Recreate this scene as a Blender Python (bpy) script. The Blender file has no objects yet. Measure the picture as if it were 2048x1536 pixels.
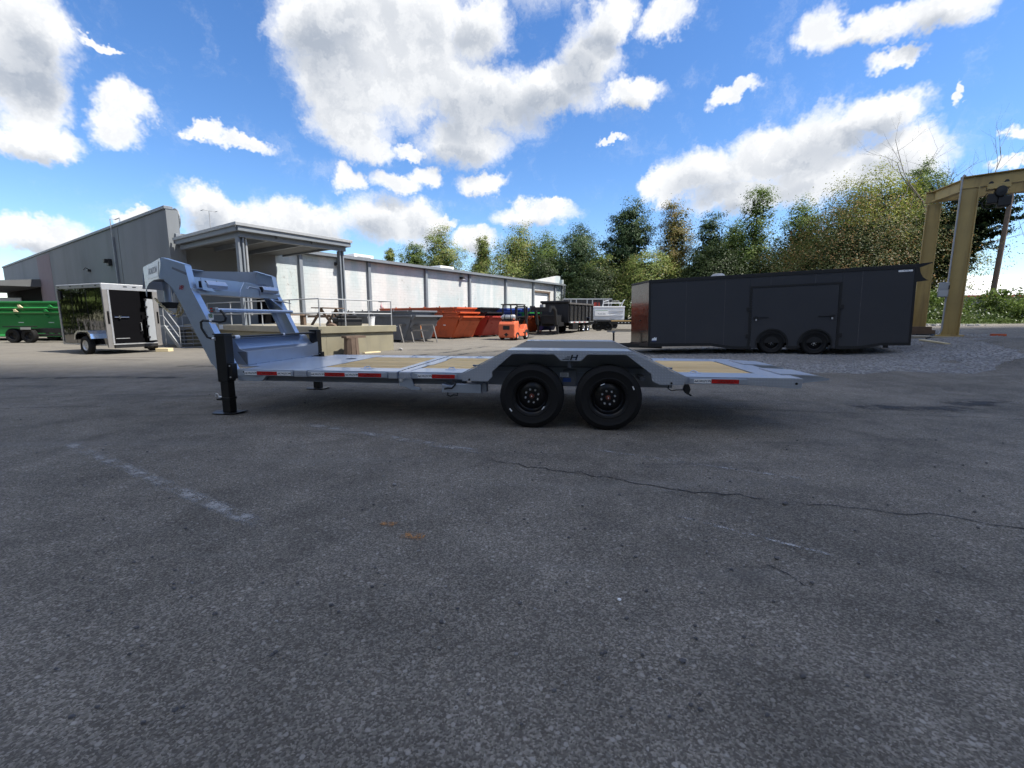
import bpy, bmesh, math, random
from mathutils import Vector, Matrix
random.seed(7)
R = math.radians
S = bpy.context.scene
C = S.collection

# ------------------------------------------------------------------ camera
cam = bpy.data.cameras.new('camera'); camo = bpy.data.objects.new('camera', cam); C.objects.link(camo)
cam.sensor_width = 36.0; cam.lens = 36.0 * 890.0 / 2048.0
cam.clip_start = 0.05; cam.clip_end = 5000
camo.location = (0, 0, 1.35); camo.rotation_euler = (R(90 - 8.374), 0, 0)
S.camera = camo

# ------------------------------------------------------------------ sun + sky
SUN_AZ, SUN_EL = 105.0, 57.0
SUNV = Vector((math.sin(R(SUN_AZ)) * math.cos(R(SUN_EL)), math.cos(R(SUN_AZ)) * math.cos(R(SUN_EL)), math.sin(R(SUN_EL))))
sl = bpy.data.lights.new('sun', 'SUN'); sl.energy = 5.0; sl.angle = R(0.53); sl.color = (1.0, 0.95, 0.86)
so = bpy.data.objects.new('sun', sl); C.objects.link(so)
so.rotation_euler = (-SUNV).to_track_quat('-Z', 'Y').to_euler()

CLOUDS = [(-45.1, 21.6, 0.055, 0.065), (-45.1, 17.9, 0.044, 0.051), (-45.1, 14.9, 0.05, 0.024), (-38.7, 18.7, 0.035, 0.031), (-39.4, 16.5, 0.038, 0.026), (-32.8, 18.0, 0.024, 0.012), (-29.8, 17.6, 0.048, 0.013), (-40.0, 23.3, 0.029, 0.006), (-21.3, 28.4, 0.071, 0.064), (-13.4, 29.1, 0.16, 0.086), (-3.7, 30.1, 0.061, 0.048), (-18.5, 24.4, 0.102, 0.072), (-10.8, 25.4, 0.126, 0.073), (-3.8, 24.1, 0.131, 0.06), (4.5, 24.8, 0.103, 0.043), (8.8, 27.8, 0.058, 0.062), (11.0, 30.4, 0.051, 0.034), (17.7, 30.1, 0.039, 0.028), (14.3, 24.0, 0.054, 0.025), (-18.7, 20.5, 0.071, 0.049), (-16.9, 18.8, 0.046, 0.027), (-5.9, 20.0, 0.088, 0.042), (-12.1, 19.0, 0.032, 0.014), (-19.0, 15.3, 0.026, 0.021), (-14.0, 15.3, 0.048, 0.02), (-10.8, 16.4, 0.033, 0.022), (-3.6, 16.2, 0.053, 0.019), (-45.9, 7.2, 0.068, 0.025), (-39.0, 9.7, 0.019, 0.011), (-33.1, 11.5, 0.049, 0.032), (-30.8, 10.4, 0.086, 0.033), (-24.5, 10.8, 0.114, 0.035), (-15.3, 11.4, 0.083, 0.046), (-11.5, 11.1, 0.063, 0.047), (-7.7, 11.9, 0.025, 0.014), (2.8, 12.5, 0.088, 0.025), (5.0, 13.3, 0.035, 0.017), (-4.3, 9.4, 0.051, 0.028), (18.3, 14.9, 0.039, 0.027), (22.3, 15.6, 0.084, 0.043), (28.6, 16.3, 0.095, 0.047), (33.3, 17.3, 0.071, 0.046), (37.5, 18.3, 0.058, 0.033), (33.6, 14.0, 0.101, 0.043), (38.8, 14.7, 0.07, 0.039), (27.0, 13.0, 0.1, 0.03), (32.0, 26.6, 0.035, 0.033), (36.0, 25.3, 0.069, 0.024), (40.9, 25.1, 0.053, 0.026), (38.1, 22.6, 0.037, 0.013), (25.0, 22.7, 0.037, 0.013), (11.7, 19.6, 0.027, 0.008), (42.7, 18.3, 0.006, 0.015), (46.8, 15.1, 0.012, 0.012), (46.8, 12.9, 0.025, 0.009)]

class NT:
    """tiny helper round a node tree"""
    def __init__(s, tree):
        s.t = tree; s.n = tree.nodes; s.l = tree.links
    def node(s, typ, **kw):
        n = s.n.new(typ)
        for k, v in kw.items(): setattr(n, k, v)
        return n
    def put(s, sock, v):
        if isinstance(v, bpy.types.NodeSocket): s.l.new(v, sock)
        elif v is not None: sock.default_value = v
    def math(s, op, a, b=None, c=None, clamp=False):
        n = s.node('ShaderNodeMath', operation=op, use_clamp=clamp)
        for i, q in enumerate((a, b, c)):
            if q is not None: s.put(n.inputs[i], q)
        return n.outputs[0]
    def vmath(s, op, a, b=None, out=0):
        n = s.node('ShaderNodeVectorMath', operation=op)
        s.put(n.inputs[0], a)
        if b is not None:
            if op == 'SCALE': s.put(n.inputs[3], b)
            else: s.put(n.inputs[1], b)
        return n.outputs[out]
    def noise(s, vec, scale, detail=4, rough=.55, dist=0, out='Fac'):
        n = s.node('ShaderNodeTexNoise')
        s.put(n.inputs['Vector'], vec)
        n.inputs['Scale'].default_value = scale; n.inputs['Detail'].default_value = detail
        n.inputs['Roughness'].default_value = rough; n.inputs['Distortion'].default_value = dist
        return n.outputs[out]
    def smooth(s, v, a, b, lo=0., hi=1.):
        n = s.node('ShaderNodeMapRange', interpolation_type='SMOOTHSTEP')
        s.put(n.inputs[0], v)
        for i, q in zip((1, 2, 3, 4), (a, b, lo, hi)): n.inputs[i].default_value = q
        return n.outputs[0]
    def lin(s, v, a, b, lo=0., hi=1.):
        n = s.node('ShaderNodeMapRange'); s.put(n.inputs[0], v)
        for i, q in zip((1, 2, 3, 4), (a, b, lo, hi)): n.inputs[i].default_value = q
        return n.outputs[0]
    def mix(s, f, a, b, mode='MIX'):
        n = s.node('ShaderNodeMix', data_type='RGBA', blend_type=mode)
        s.put(n.inputs[0], f)
        for i, q in ((6, a), (7, b)):
            if isinstance(q, (tuple, list)) and len(q) == 3: q = (*q, 1)
            s.put(n.inputs[i], q)
        return n.outputs[2]

W = bpy.data.worlds.new('World'); S.world = W; W.use_nodes = True
def build_world():
    t = NT(W.node_tree); t.n.clear()
    out = t.node('ShaderNodeOutputWorld'); bg = t.node('ShaderNodeBackground')
    t.l.new(bg.outputs[0], out.inputs[0])
    sky = t.node('ShaderNodeTexSky', sky_type='NISHITA', sun_disc=False)
    sky.sun_elevation = R(SUN_EL); sky.sun_rotation = R(SUN_AZ)
    sky.altitude = 300; sky.air_density = 1.0; sky.dust_density = 0.25; sky.ozone_density = 3.0
    hs = t.node('ShaderNodeHueSaturation'); hs.inputs['Hue'].default_value = .506; hs.inputs['Saturation'].default_value = 1.22; hs.inputs['Value'].default_value = 1.12
    t.l.new(sky.outputs[0], hs.inputs['Color'])
    d = t.node('ShaderNodeTexCoord').outputs['Generated']
    # ragged warp so that lobes get cauliflower edges
    w1 = t.vmath('SUBTRACT', t.noise(d, 9, 5, .72, out='Color'), (.5, .5, .5))
    dw = t.vmath('ADD', d, t.vmath('SCALE', w1, .105))
    def lobes(vec, items, grow):
        acc = None
        for az, el, ra, rb in items:
            az, el = R(az), R(el)
            m = t.node('ShaderNodeMapping', vector_type='TEXTURE'); t.l.new(vec, m.inputs['Vector'])
            m.inputs['Location'].default_value = (math.sin(az) * math.cos(el), math.cos(az) * math.cos(el), math.sin(el))
            m.inputs['Rotation'].default_value = (el, 0, -az); m.inputs['Scale'].default_value = (ra * grow, .5, rb * grow)
            g = t.node('ShaderNodeTexGradient', gradient_type='SPHERICAL'); t.l.new(m.outputs[0], g.inputs[0])
            acc = g.outputs['Fac'] if acc is None else t.math('MAXIMUM', acc, g.outputs['Fac'])
        return acc
    acc = lobes(dw, CLOUDS, 1.30)
    # cloud mass between a point and the light above it: bright tops, greyer bases
    above = lobes(t.vmath('ADD', t.vmath('ADD', d, t.vmath('SCALE', w1, .06)), (.012, -.01, .030)), [c for c in CLOUDS if c[2] > .045], 1.35)
    # the rest of the sky carries fair-weather clouds too
    sep = t.node('ShaderNodeSeparateXYZ'); t.l.new(d, sep.inputs[0])
    front = t.smooth(sep.outputs['Y'], .45, .62)
    hi = t.smooth(sep.outputs['Z'], .5, .62)
    infr = t.math('MULTIPLY', front, t.math('SUBTRACT', 1, hi))
    gen = t.smooth(t.noise(d, 3.1, 3, .55), .44, .66, 0, .95)
    lob = t.math('ADD', acc, t.math('MULTIPLY', gen, t.math('SUBTRACT', 1, infr)))
    nz = t.noise(dw, 15, 5, .64)
    dens = t.math('ADD', lob, t.math('MULTIPLY', t.math('SUBTRACT', nz, .5), .66))
    alpha = t.smooth(dens, .0, .52)
    # shading: billows lit from above / right, greyer where the cloud is deep
    n2 = t.noise(t.vmath('ADD', dw, tuple(SUNV * .03)), 15, 3, .55)
    lit = t.smooth(t.math('SUBTRACT', nz, n2), -.14, .14)
    big = t.smooth(t.noise(t.vmath('ADD', d, t.vmath('SCALE', w1, .05)), 5.2, 1, .5), .34, .60)
    deep = t.math('MULTIPLY', t.smooth(above, .12, .75), t.math('ADD', .35, t.math('MULTIPLY', big, .65)))
    shade = t.math('ADD', t.math('MULTIPLY', deep, .72), t.math('MULTIPLY', t.math('MULTIPLY', t.math('SUBTRACT', 1, lit), t.smooth(dens, .25, .6)), .27), clamp=True)
    ccol = t.mix(shade, (5.9, 5.95, 6.0), (2.4, 2.7, 3.2))
    col = t.mix(alpha, hs.outputs[0], ccol)
    t.l.new(col, bg.inputs['Color']); bg.inputs['Strength'].default_value = .108
    W.cycles.sampling_method = 'MANUAL'; W.cycles.sample_map_resolution = 512
build_world()
S.view_settings.view_transform = 'Standard'; S.view_settings.look = 'None'
S.view_settings.gamma = 1.0; S.view_settings.exposure = 0.8
S.cycles.use_adaptive_sampling = True; S.cycles.adaptive_threshold = .02; S.cycles.max_bounces = 5; S.cycles.diffuse_bounces = 2; S.cycles.glossy_bounces = 3; S.cycles.transmission_bounces = 4
S.cycles.transparent_max_bounces = 12; S.cycles.volume_bounces = 1

# ------------------------------------------------------------------ helpers
def link(o, parent=None):
    C.objects.link(o)
    if parent is not None: o.parent = parent
    return o
def tag(o, label=None, cat=None, group=None, kind=None):
    if label: o['label'] = label
    if cat: o['category'] = cat
    if group: o['group'] = group
    if kind: o['kind'] = kind
    return o
def empty(name, loc=(0, 0, 0), rz=0., parent=None, rot=None):
    o = bpy.data.objects.new(name, None); o.empty_display_size = .2
    o.location = loc; o.rotation_euler = rot if rot else (0, 0, rz)
    return link(o, parent)
def thing(name, label, cat, loc=(0, 0, 0), rz=0., group=None, rot=None):
    return tag(empty(name, loc, rz, None, rot), label, cat, group)
def copy_tree(o, parent=None):
    c = o.copy(); link(c)
    if parent is not None:
        c.parent = parent; c.matrix_parent_inverse = o.matrix_parent_inverse.copy()
    for ch in list(o.children): copy_tree(ch, c)
    return c

class MB:
    def __init__(s): s.v = []; s.f = []
    def add(s, vs, fs):
        n = len(s.v); s.v += [tuple(v) for v in vs]; s.f += [tuple(i + n for i in f) for f in fs]; return s
    def box(s, x0, x1, y0, y1, z0, z1):
        return s.add([(x0, y0, z0), (x1, y0, z0), (x1, y1, z0), (x0, y1, z0), (x0, y0, z1), (x1, y0, z1), (x1, y1, z1), (x0, y1, z1)],
                     [(3, 2, 1, 0), (4, 5, 6, 7), (0, 1, 5, 4), (1, 2, 6, 5), (2, 3, 7, 6), (3, 0, 4, 7)])
    def prism(s, poly, a, b, axis='y'):
        """poly of 2D points extruded along axis; y: (x,z), x: (y,z), z: (x,y)"""
        n = len(poly)
        def P(p, t): return {'y': (p[0], t, p[1]), 'x': (t, p[0], p[1]), 'z': (p[0], p[1], t)}[axis]
        vs = [P(p, a) for p in poly] + [P(p, b) for p in poly]
        fs = [tuple(range(n - 1, -1, -1)), tuple(range(n, 2 * n))] + [(i, (i + 1) % n, n + (i + 1) % n, n + i) for i in range(n)]
        return s.add(vs, fs)
    def plate(s, pts, th):
        """thin plate: planar 3D polygon thickened along its normal"""
        p = [Vector(q) for q in pts]; nrm = Vector((0, 0, 0))
        for i in range(len(p)):
            a, b = p[i], p[(i + 1) % len(p)]
            nrm += Vector(((a.y - b.y) * (a.z + b.z), (a.z - b.z) * (a.x + b.x), (a.x - b.x) * (a.y + b.y)))
        nrm.normalize(); n = len(p)
        vs = [q + nrm * th / 2 for q in p] + [q - nrm * th / 2 for q in p]
        fs = [tuple(range(n)), tuple(range(2 * n - 1, n - 1, -1))] + [(i, n + i, n + (i + 1) % n, (i + 1) % n) for i in range(n)]
        return s.add(vs, fs)
    def beam(s, a, b, w, h, up=(0, 0, 1), w2=None, h2=None):
        a, b = Vector(a), Vector(b); d = (b - a).normalized(); u = Vector(up)
        x = d.cross(u)
        if x.length < 1e-4: x = d.cross(Vector((1, 0, 0)))
        x.normalize(); u = x.cross(d).normalized()
        w2 = w if w2 is None else w2; h2 = h if h2 is None else h2
        vs = [a - x * w / 2 - u * h / 2, a + x * w / 2 - u * h / 2, a + x * w / 2 + u * h / 2, a - x * w / 2 + u * h / 2,
              b - x * w2 / 2 - u * h2 / 2, b + x * w2 / 2 - u * h2 / 2, b + x * w2 / 2 + u * h2 / 2, b - x * w2 / 2 + u * h2 / 2]
        return s.add(vs, [(0, 1, 2, 3), (7, 6, 5, 4), (0, 4, 5, 1), (1, 5, 6, 2), (2, 6, 7, 3), (3, 7, 4, 0)])
    def tube(s, pts, r, n=8, caps=True, radii=None):
        pts = [Vector(p) for p in pts]; rings = []; up = None
        for i, p in enumerate(pts):
            d = (pts[min(i + 1, len(pts) - 1)] - pts[max(i - 1, 0)]).normalized()
            if up is None:
                up = Vector((0, 0, 1)) if abs(d.z) < .9 else Vector((1, 0, 0))
            x = d.cross(up).normalized(); up = x.cross(d).normalized()
            rr = radii[i] if radii else r
            rings.append([p + (x * math.cos(2 * math.pi * k / n) + up * math.sin(2 * math.pi * k / n)) * rr for k in range(n)])
        vs = [v for g in rings for v in g]; fs = []
        for i in range(len(rings) - 1):
            for k in range(n):
                a = i * n + k; b = i * n + (k + 1) % n
                fs.append((a, b, b + n, a + n))
        if caps: fs += [tuple(range(n - 1, -1, -1)), tuple(range((len(rings) - 1) * n, len(rings) * n))]
        return s.add(vs, fs)
    def cyl(s, a, b, r, r2=None, n=16):
        return s.tube([a, b], r, n, True, [r, r if r2 is None else r2])
    def lathe(s, prof, c=(0, 0, 0), axis='y', n=32, closed=False):
        """prof: (radius, height along axis)"""
        vs = []; m = len(prof)
        for k in range(n):
            a = 2 * math.pi * k / n; ca, sa = math.cos(a), math.sin(a)
            for r, h in prof:
                q = {'y': (r * ca, h, r * sa), 'z': (r * ca, r * sa, h), 'x': (h, r * ca, r * sa)}[axis]
                vs.append((q[0] + c[0], q[1] + c[1], q[2] + c[2]))
        fs = []
        for k in range(n):
            for i in range(m - 1 if not closed else m):
                j = (i + 1) % m
                a = k * m + i; b = k * m + j; k2 = (k + 1) % n
                fs.append((a, b, k2 * m + j, k2 * m + i))
        return s.add(vs, fs)
    def torus(s, M, R1, r, n=10, m=5, sx=1.):
        vs = []; fs = []
        for i in range(n):
            a = 2 * math.pi * i / n
            for j in range(m):
                b = 2 * math.pi * j / m
                vs.append(M @ Vector(((R1 + r * math.cos(b)) * math.cos(a) * sx, (R1 + r * math.cos(b)) * math.sin(a), r * math.sin(b))))
        for i in range(n):
            for j in range(m):
                fs.append((i * m + j, ((i + 1) % n) * m + j, ((i + 1) % n) * m + (j + 1) % m, i * m + (j + 1) % m))
        return s.add(vs, fs)
    def mesh(s, name, recalc=True, smooth=False):
        me = bpy.data.meshes.new(name); me.from_pydata(s.v, [], s.f)
        if recalc:
            bm = bmesh.new(); bm.from_mesh(me); bmesh.ops.recalc_face_normals(bm, faces=bm.faces[:]); bm.to_mesh(me); bm.free()
        if smooth:
            me.shade_smooth(); me.set_sharp_from_angle(angle=R(38))
        me.update(); return me
    def build(s, name, mat, parent=None, bev=0, smooth=False, recalc=True, loc=None):
        me = s.mesh(name, recalc, smooth); o = bpy.data.objects.new(name, me); me.materials.append(mat)
        link(o, parent)
        if loc: o.location = loc
        if bev:
            b = o.modifiers.new('edge', 'BEVEL'); b.width = bev; b.segments = 2; b.limit_method = 'ANGLE'; b.angle_limit = R(35)
        return o
def bx(name, mat, parent, *a, bev=0): return MB().box(*a).build(name, mat, parent, bev)

def text_part(txt, size, mat, parent, M, shear=0., name='lettering', align='CENTER', sx=1.):
    cu = bpy.data.curves.new('txt', 'FONT'); cu.body = txt; cu.size = size; cu.shear = shear; cu.align_x = align; cu.align_y = 'CENTER'
    cu.extrude = .0008; cu.offset = size * .012
    o = bpy.data.objects.new('txt', cu); C.objects.link(o)
    dg = bpy.context.evaluated_depsgraph_get()
    me = bpy.data.meshes.new_from_object(o.evaluated_get(dg))
    bpy.data.objects.remove(o); bpy.data.curves.remove(cu)
    me.transform(M @ Matrix.Diagonal((sx, 1, 1, 1))); me.materials.clear(); me.materials.append(mat); me.name = name
    ob = bpy.data.objects.new(name, me); return link(ob, parent)
# text frame whose face looks along -y of the parent (reads left to right along +x)
def face_y(x, y, z): return Matrix.Translation((x, y, z)) @ Matrix.Rotation(R(90), 4, 'X')

# ------------------------------------------------------------------ materials
MATS = {}
def pmat(name, col, rough=.5, metal=0., var=.12, vs=2.5, bump=0., bs=60., coat=0., spec=.5, dirt=None, dirt_amt=.5, dirt_scale=1.2, world=False, streak=False):
    m = bpy.data.materials.new(name); m.use_nodes = True; t = NT(m.node_tree); b = t.n['Principled BSDF']
    tc = t.node('ShaderNodeTexCoord').outputs['Object']
    if world: tc = t.node('ShaderNodeNewGeometry').outputs['Position']
    nz = t.noise(tc, vs, 6, .6)
    f = t.lin(nz, .25, .75, 1 - var, 1 + var)
    c = t.mix(1., col, t.vmath('SCALE', (1, 1, 1), f), 'MULTIPLY')
    if dirt:
        v = tc
        if streak: v = t.vmath('MULTIPLY', tc, (1, 1, .12))
        k = t.smooth(t.noise(v, dirt_scale, 7, .65, .3), .46, .72, 0, dirt_amt)
        c = t.mix(k, c, dirt)
        t.put(b.inputs['Roughness'], t.math('ADD', t.math('MULTIPLY', k, .25), rough))
    else:
        t.put(b.inputs['Roughness'], t.lin(t.noise(tc, vs * 3, 4), .3, .7, max(.02, rough - .05), min(1, rough + .06)))
    t.l.new(c, b.inputs['Base Color'])
    b.inputs['Metallic'].default_value = metal
    b.inputs['Specular IOR Level'].default_value = spec
    b.inputs['Coat Weight'].default_value = coat; b.inputs['Coat Roughness'].default_value = .06
    if bump:
        bn = t.node('ShaderNodeBump'); bn.inputs['Strength'].default_value = bump; bn.inputs['Distance'].default_value = .01
        t.l.new(t.noise(tc, bs, 5, .6), bn.inputs['Height']); t.l.new(bn.outputs[0], b.inputs['Normal'])
    MATS[name] = m; return m
M = MATS
SILV = (.47, .535, .645)
pmat('silver_paint', SILV, .36, .8, .04, 1.5, coat=.25, dirt=(.30, .32, .35), dirt_amt=.22, dirt_scale=3)
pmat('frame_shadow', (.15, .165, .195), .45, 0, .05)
pmat('black_paint', (.006, .006, .007), .34, 0, .1)
pmat('black_satin', (.010, .010, .011), .5, 0, .2)
pmat('black_gloss', (.006, .006, .008), .06, 0, .05, coat=1.)
pmat('rubber', (.0075, .0075, .008), .68, 0, .15, 8, bump=.15, bs=90, dirt=(.02, .02, .02), dirt_amt=.2, dirt_scale=5, spec=.3)
pmat('rim_black', (.005, .005, .006), .30, 0, .1, spec=.35)
pmat('chrome', (.78, .79, .8), .14, 1., .03)
pmat('zinc', (.72, .73, .75), .35, .7, .1, 20)
pmat('gold_chain', (.62, .53, .34), .35, .7, .2, 20)
pmat('alu', (.55, .55, .55), .45, .85, .06, 6)
pmat('white_steel', (.75, .76, .77), .4, 0, .05)
pmat('decal_white', (.86, .87, .88), .3, 0, .02)
pmat('decal_red', (.42, .012, .012), .25, 0, .06, 40)
pmat('decal_darkred', (.20, .008, .008), .3, 0, .05)
pmat('decal_ink', (.02, .025, .035), .4, 0, .05)
pmat('decal_green', (.02, .22, .05), .4, 0, .05)
pmat('decal_blue', (.03, .09, .35), .4, 0, .05)
pmat('hub_red', (.15, .045, .03), .3, .2, .1)
pmat('charcoal_skin', (.043, .045, .052), .36, .0, .05, .8, spec=.4, dirt=(.05, .05, .052), dirt_amt=.25, dirt_scale=.9)
pmat('nose_gloss', (.016, .014, .014), .16, 0, .05, coat=.3)
pmat('well_paint', (.30, .335, .39), .6, 0, .08, 2)
pmat('yellow_steel', (.44, .32, .12), .5, 0, .12, 1.5, dirt=(.15, .095, .05), dirt_amt=.65, dirt_scale=2.2, streak=True)
pmat('grey_steel', (.38, .40, .42), .5, .2, .1, 4)
pmat('galv', (.34, .35, .36), .55, .3, .12, 5)
pmat('wall_grey', (.18, .195, .21), .8, 0, .07, .5, bump=.1, bs=20, dirt=(.10, .11, .12), dirt_amt=.4, dirt_scale=.35, world=True, streak=True)
pmat('wall_pink', (.185, .145, .165), .8, 0, .07, .5, bump=.1, bs=20, world=True)
pmat('trim_grey', (.17, .19, .215), .55, 0, .08, 3)
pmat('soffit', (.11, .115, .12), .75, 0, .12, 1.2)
pmat('concrete', (.215, .195, .135), .85, 0, .14, 1.3, bump=.25, bs=30, dirt=(.14, .13, .11), dirt_amt=.55, dirt_scale=.9, streak=True)
pmat('concrete_top', (.29, .265, .21), .85, 0, .14, 1.3, bump=.2, bs=30)
pmat('void_black', (.004, .004, .005), .8, 0, .1, spec=.05)
pmat('roof_white', (.78, .79, .80), .6, 0, .06, .6)
pmat('orange_paint', (.50, .085, .022), .5, 0, .08, 2, dirt=(.22, .05, .025), dirt_amt=.55, dirt_scale=1.6)
pmat('red_paint', (.33, .032, .022), .5, 0, .08, 2, dirt=(.13, .02, .015), dirt_amt=.4)
pmat('greybin_paint', (.145, .155, .175), .5, 0, .08, 2, dirt=(.07, .07, .075), dirt_amt=.4)
pmat('bluebin_paint', (.018, .05, .25), .5, 0, .08, 2)
pmat('greenbin_paint', (.018, .19, .045), .42, 0, .08, 1, coat=.15)
pmat('forklift_orange', (.62, .13, .055), .42, 0, .06, 2, dirt=(.25, .06, .04), dirt_amt=.35, dirt_scale=3)
pmat('plastic_white', (.78, .79, .8), .45, 0, .04)
pmat('pink_plastic', (.45, .25, .27), .5, 0, .04)
pmat('old_wood', (.13, .09, .065), .85, 0, .25, 4, bump=.2, bs=40)
pmat('pole_wood', (.13, .095, .075), .9, 0, .2, 4, bump=.2, bs=30)
pmat('pale_lumber', (.62, .52, .32), .7, 0, .15, 5)
pmat('bark', (.075, .06, .048), .95, 0, .25, 5, bump=.4, bs=25)
pmat('post_alu', (.30, .285, .27), .4, .6, .1, 6)
pmat('bark_pale', (.11, .095, .08), .95, 0, .2, 5)
pmat('stone', (.24, .235, .23), .9, 0, .3, 8)
pmat('stone_dark', (.085, .085, .09), .9, 0, .3, 8)
pmat('white_bed', (.72, .75, .78), .4, 0, .05, 2)
pmat('dull_steel', (.085, .08, .078), .6, .1, .2, 5)
pmat('bed_gloss', (.030, .030, .032), .22, 0, .1, coat=.5)
pmat('bay_shade', (.15, .16, .165), .8, 0, .08, .6, bump=.1, bs=20)  # side wall under the dock canopy, with the canopy's shade put into the colour
pmat('rust', (.30, .11, .035), .9, 0, .3, 6)

def wood_mat():
    m = bpy.data.materials.new('deck_wood'); m.use_nodes = True; t = NT(m.node_tree); b = t.n['Principled BSDF']
    tc = t.node('ShaderNodeTexCoord').outputs['Object']
    oi = t.node('ShaderNodeObjectInfo')
    v = t.vmath('ADD', t.vmath('MULTIPLY', tc, (1.2, 26, 26)), t.vmath('SCALE', (37, 11, 5), oi.outputs['Random']))
    g = t.noise(v, 2.0, 6, .6, .6)
    c = t.mix(t.smooth(g, .3, .72), (.86, .61, .27), (.58, .37, .13))
    kn = t.smooth(t.noise(t.vmath('ADD', t.vmath('MULTIPLY', tc, (3, 9, 9)), t.vmath('SCALE', (17, 3, 5), oi.outputs['Random'])), 1.6, 1, .4), .72, .8)
    c = t.mix(kn, c, (.16, .085, .035))
    c = t.mix(t.lin(oi.outputs['Random'], 0, 1, 0, .75), c, (.52, .34, .13))
    t.l.new(c, b.inputs['Base Color']); b.inputs['Roughness'].default_value = .62
    bn = t.node('ShaderNodeBump'); bn.inputs['Strength'].default_value = .15; bn.inputs['Distance'].default_value = .004
    t.l.new(g, bn.inputs['Height']); t.l.new(bn.outputs[0], b.inputs['Normal'])
    M['deck_wood'] = m
wood_mat()

def tread_mat(name, col, pitch=.034):
    """painted tread plate: raised lugs alternating in two directions"""
    m = bpy.data.materials.new(name); m.use_nodes = True; t = NT(m.node_tree); b = t.n['Principled BSDF']
    tc = t.node('ShaderNodeTexCoord').outputs['Object']
    q = t.node('ShaderNodeSeparateXYZ'); t.l.new(tc, q.inputs[0])
    yy = t.math('ADD', q.outputs['Y'], q.outputs['Z'])
    k = 2 * math.pi / pitch
    a = t.math('SINE', t.math('MULTIPLY', t.math('ADD', q.outputs['X'], yy), k * .5))
    c = t.math('SINE', t.math('MULTIPLY', t.math('SUBTRACT', q.outputs['X'], yy), k * .5))
    h = t.math('MULTIPLY', a, c)
    lug = t.smooth(h, .2, .7)
    f = t.lin(t.noise(tc, 3, 5), .3, .7, .95, 1.05)
    colr = t.mix(1., t.mix(t.math('MULTIPLY', lug, .18), col, tuple(min(1, x * 1.35) for x in col)), t.vmath('SCALE', (1, 1, 1), f), 'MULTIPLY')
    t.l.new(colr, b.inputs['Base Color']); b.inputs['Roughness'].default_value = .36; b.inputs['Coat Weight'].default_value = .2; b.inputs['Metallic'].default_value = .7
    bn = t.node('ShaderNodeBump'); bn.inputs['Strength'].default_value = .4; bn.inputs['Distance'].default_value = .004
    t.l.new(lug, bn.inputs['Height']); t.l.new(bn.outputs[0], b.inputs['Normal'])
    M[name] = m
tread_mat('tread_plate', (.47, .51, .58))
tread_mat('tread_deck', (.46, .50, .58), .028)

def leaf_mat(name, c1, c2, c3=None, amt3=.0, trans=.3):
    m = bpy.data.materials.new(name); m.use_nodes = True; t = NT(m.node_tree); t.n.clear()
    out = t.node('ShaderNodeOutputMaterial')
    ge = t.node('ShaderNodeNewGeometry')
    pos = ge.outputs['Position']
    f = t.math('ADD', t.math('MULTIPLY', ge.outputs['Random Per Island'], .30), t.math('MULTIPLY', t.smooth(t.noise(pos, .8, 3), .35, .65), .70))
    c = t.mix(f, c1, c2)
    if c3:
        c = t.mix(t.smooth(t.math('ADD', t.math('MULTIPLY', ge.outputs['Random Per Island'], .5), t.math('MULTIPLY', t.noise(pos, .6, 2), .5)), .62 - amt3, .72 - amt3), c, c3)
    d = t.node('ShaderNodeBsdfDiffuse'); tr = t.node('ShaderNodeBsdfTranslucent'); mx = t.node('ShaderNodeMixShader')
    gl = t.node('ShaderNodeBsdfGlossy'); gl.inputs['Roughness'].default_value = .45; gl.inputs['Color'].default_value = (.8, .8, .8, 1); m2 = t.node('ShaderNodeMixShader'); m2.inputs[0].default_value = .015
    t.l.new(c, d.inputs[0]); t.l.new(c, tr.inputs[0]); mx.inputs[0].default_value = trans
    t.l.new(d.outputs[0], mx.inputs[1]); t.l.new(tr.outputs[0], mx.inputs[2])
    t.l.new(mx.outputs[0], m2.inputs[1]); t.l.new(gl.outputs[0], m2.inputs[2]); t.l.new(m2.outputs[0], out.inputs[0])
    M[name] = m
leaf_mat('leaf_green', (.075, .125, .026), (.17, .225, .06))
leaf_mat('leaf_light', (.105, .155, .034), (.215, .255, .07), (.30, .26, .10), .0)
leaf_mat('leaf_pine', (.028, .055, .024), (.07, .105, .045), trans=.12)
leaf_mat('leaf_brown', (.11, .12, .036), (.22, .19, .06), (.30, .21, .09), .04)
leaf_mat('leaf_mimosa', (.035, .052, .016), (.10, .11, .036), (.28, .17, .075), .0)
leaf_mat('leaf_yellow', (.16, .20, .025), (.32, .32, .05))
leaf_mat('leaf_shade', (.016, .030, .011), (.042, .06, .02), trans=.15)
leaf_mat('leaf_weed', (.05, .085, .02), (.12, .16, .05), (.7, .72, .62), -.06)
leaf_mat('grass_blade', (.06, .10, .025), (.13, .17, .05))

def black_skin():
    m = bpy.data.materials.new('black_skin'); m.use_nodes = True; t = NT(m.node_tree); b = t.n['Principled BSDF']
    tc = t.node('ShaderNodeTexCoord').outputs['Object']
    b.inputs['Base Color'].default_value = (.005, .005, .006, 1); b.inputs['Roughness'].default_value = .05; b.inputs['Coat Weight'].default_value = 1.
    bn = t.node('ShaderNodeBump'); bn.inputs['Strength'].default_value = .07; bn.inputs['Distance'].default_value = .05
    t.l.new(t.noise(t.vmath('MULTIPLY', tc, (2.2, 1, .55)), 2.0, 2, .5), bn.inputs['Height']); t.l.new(bn.outputs[0], b.inputs['Normal']); t.l.new(bn.outputs[0], b.inputs['Coat Normal'])
    M['black_skin'] = m
black_skin()

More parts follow.
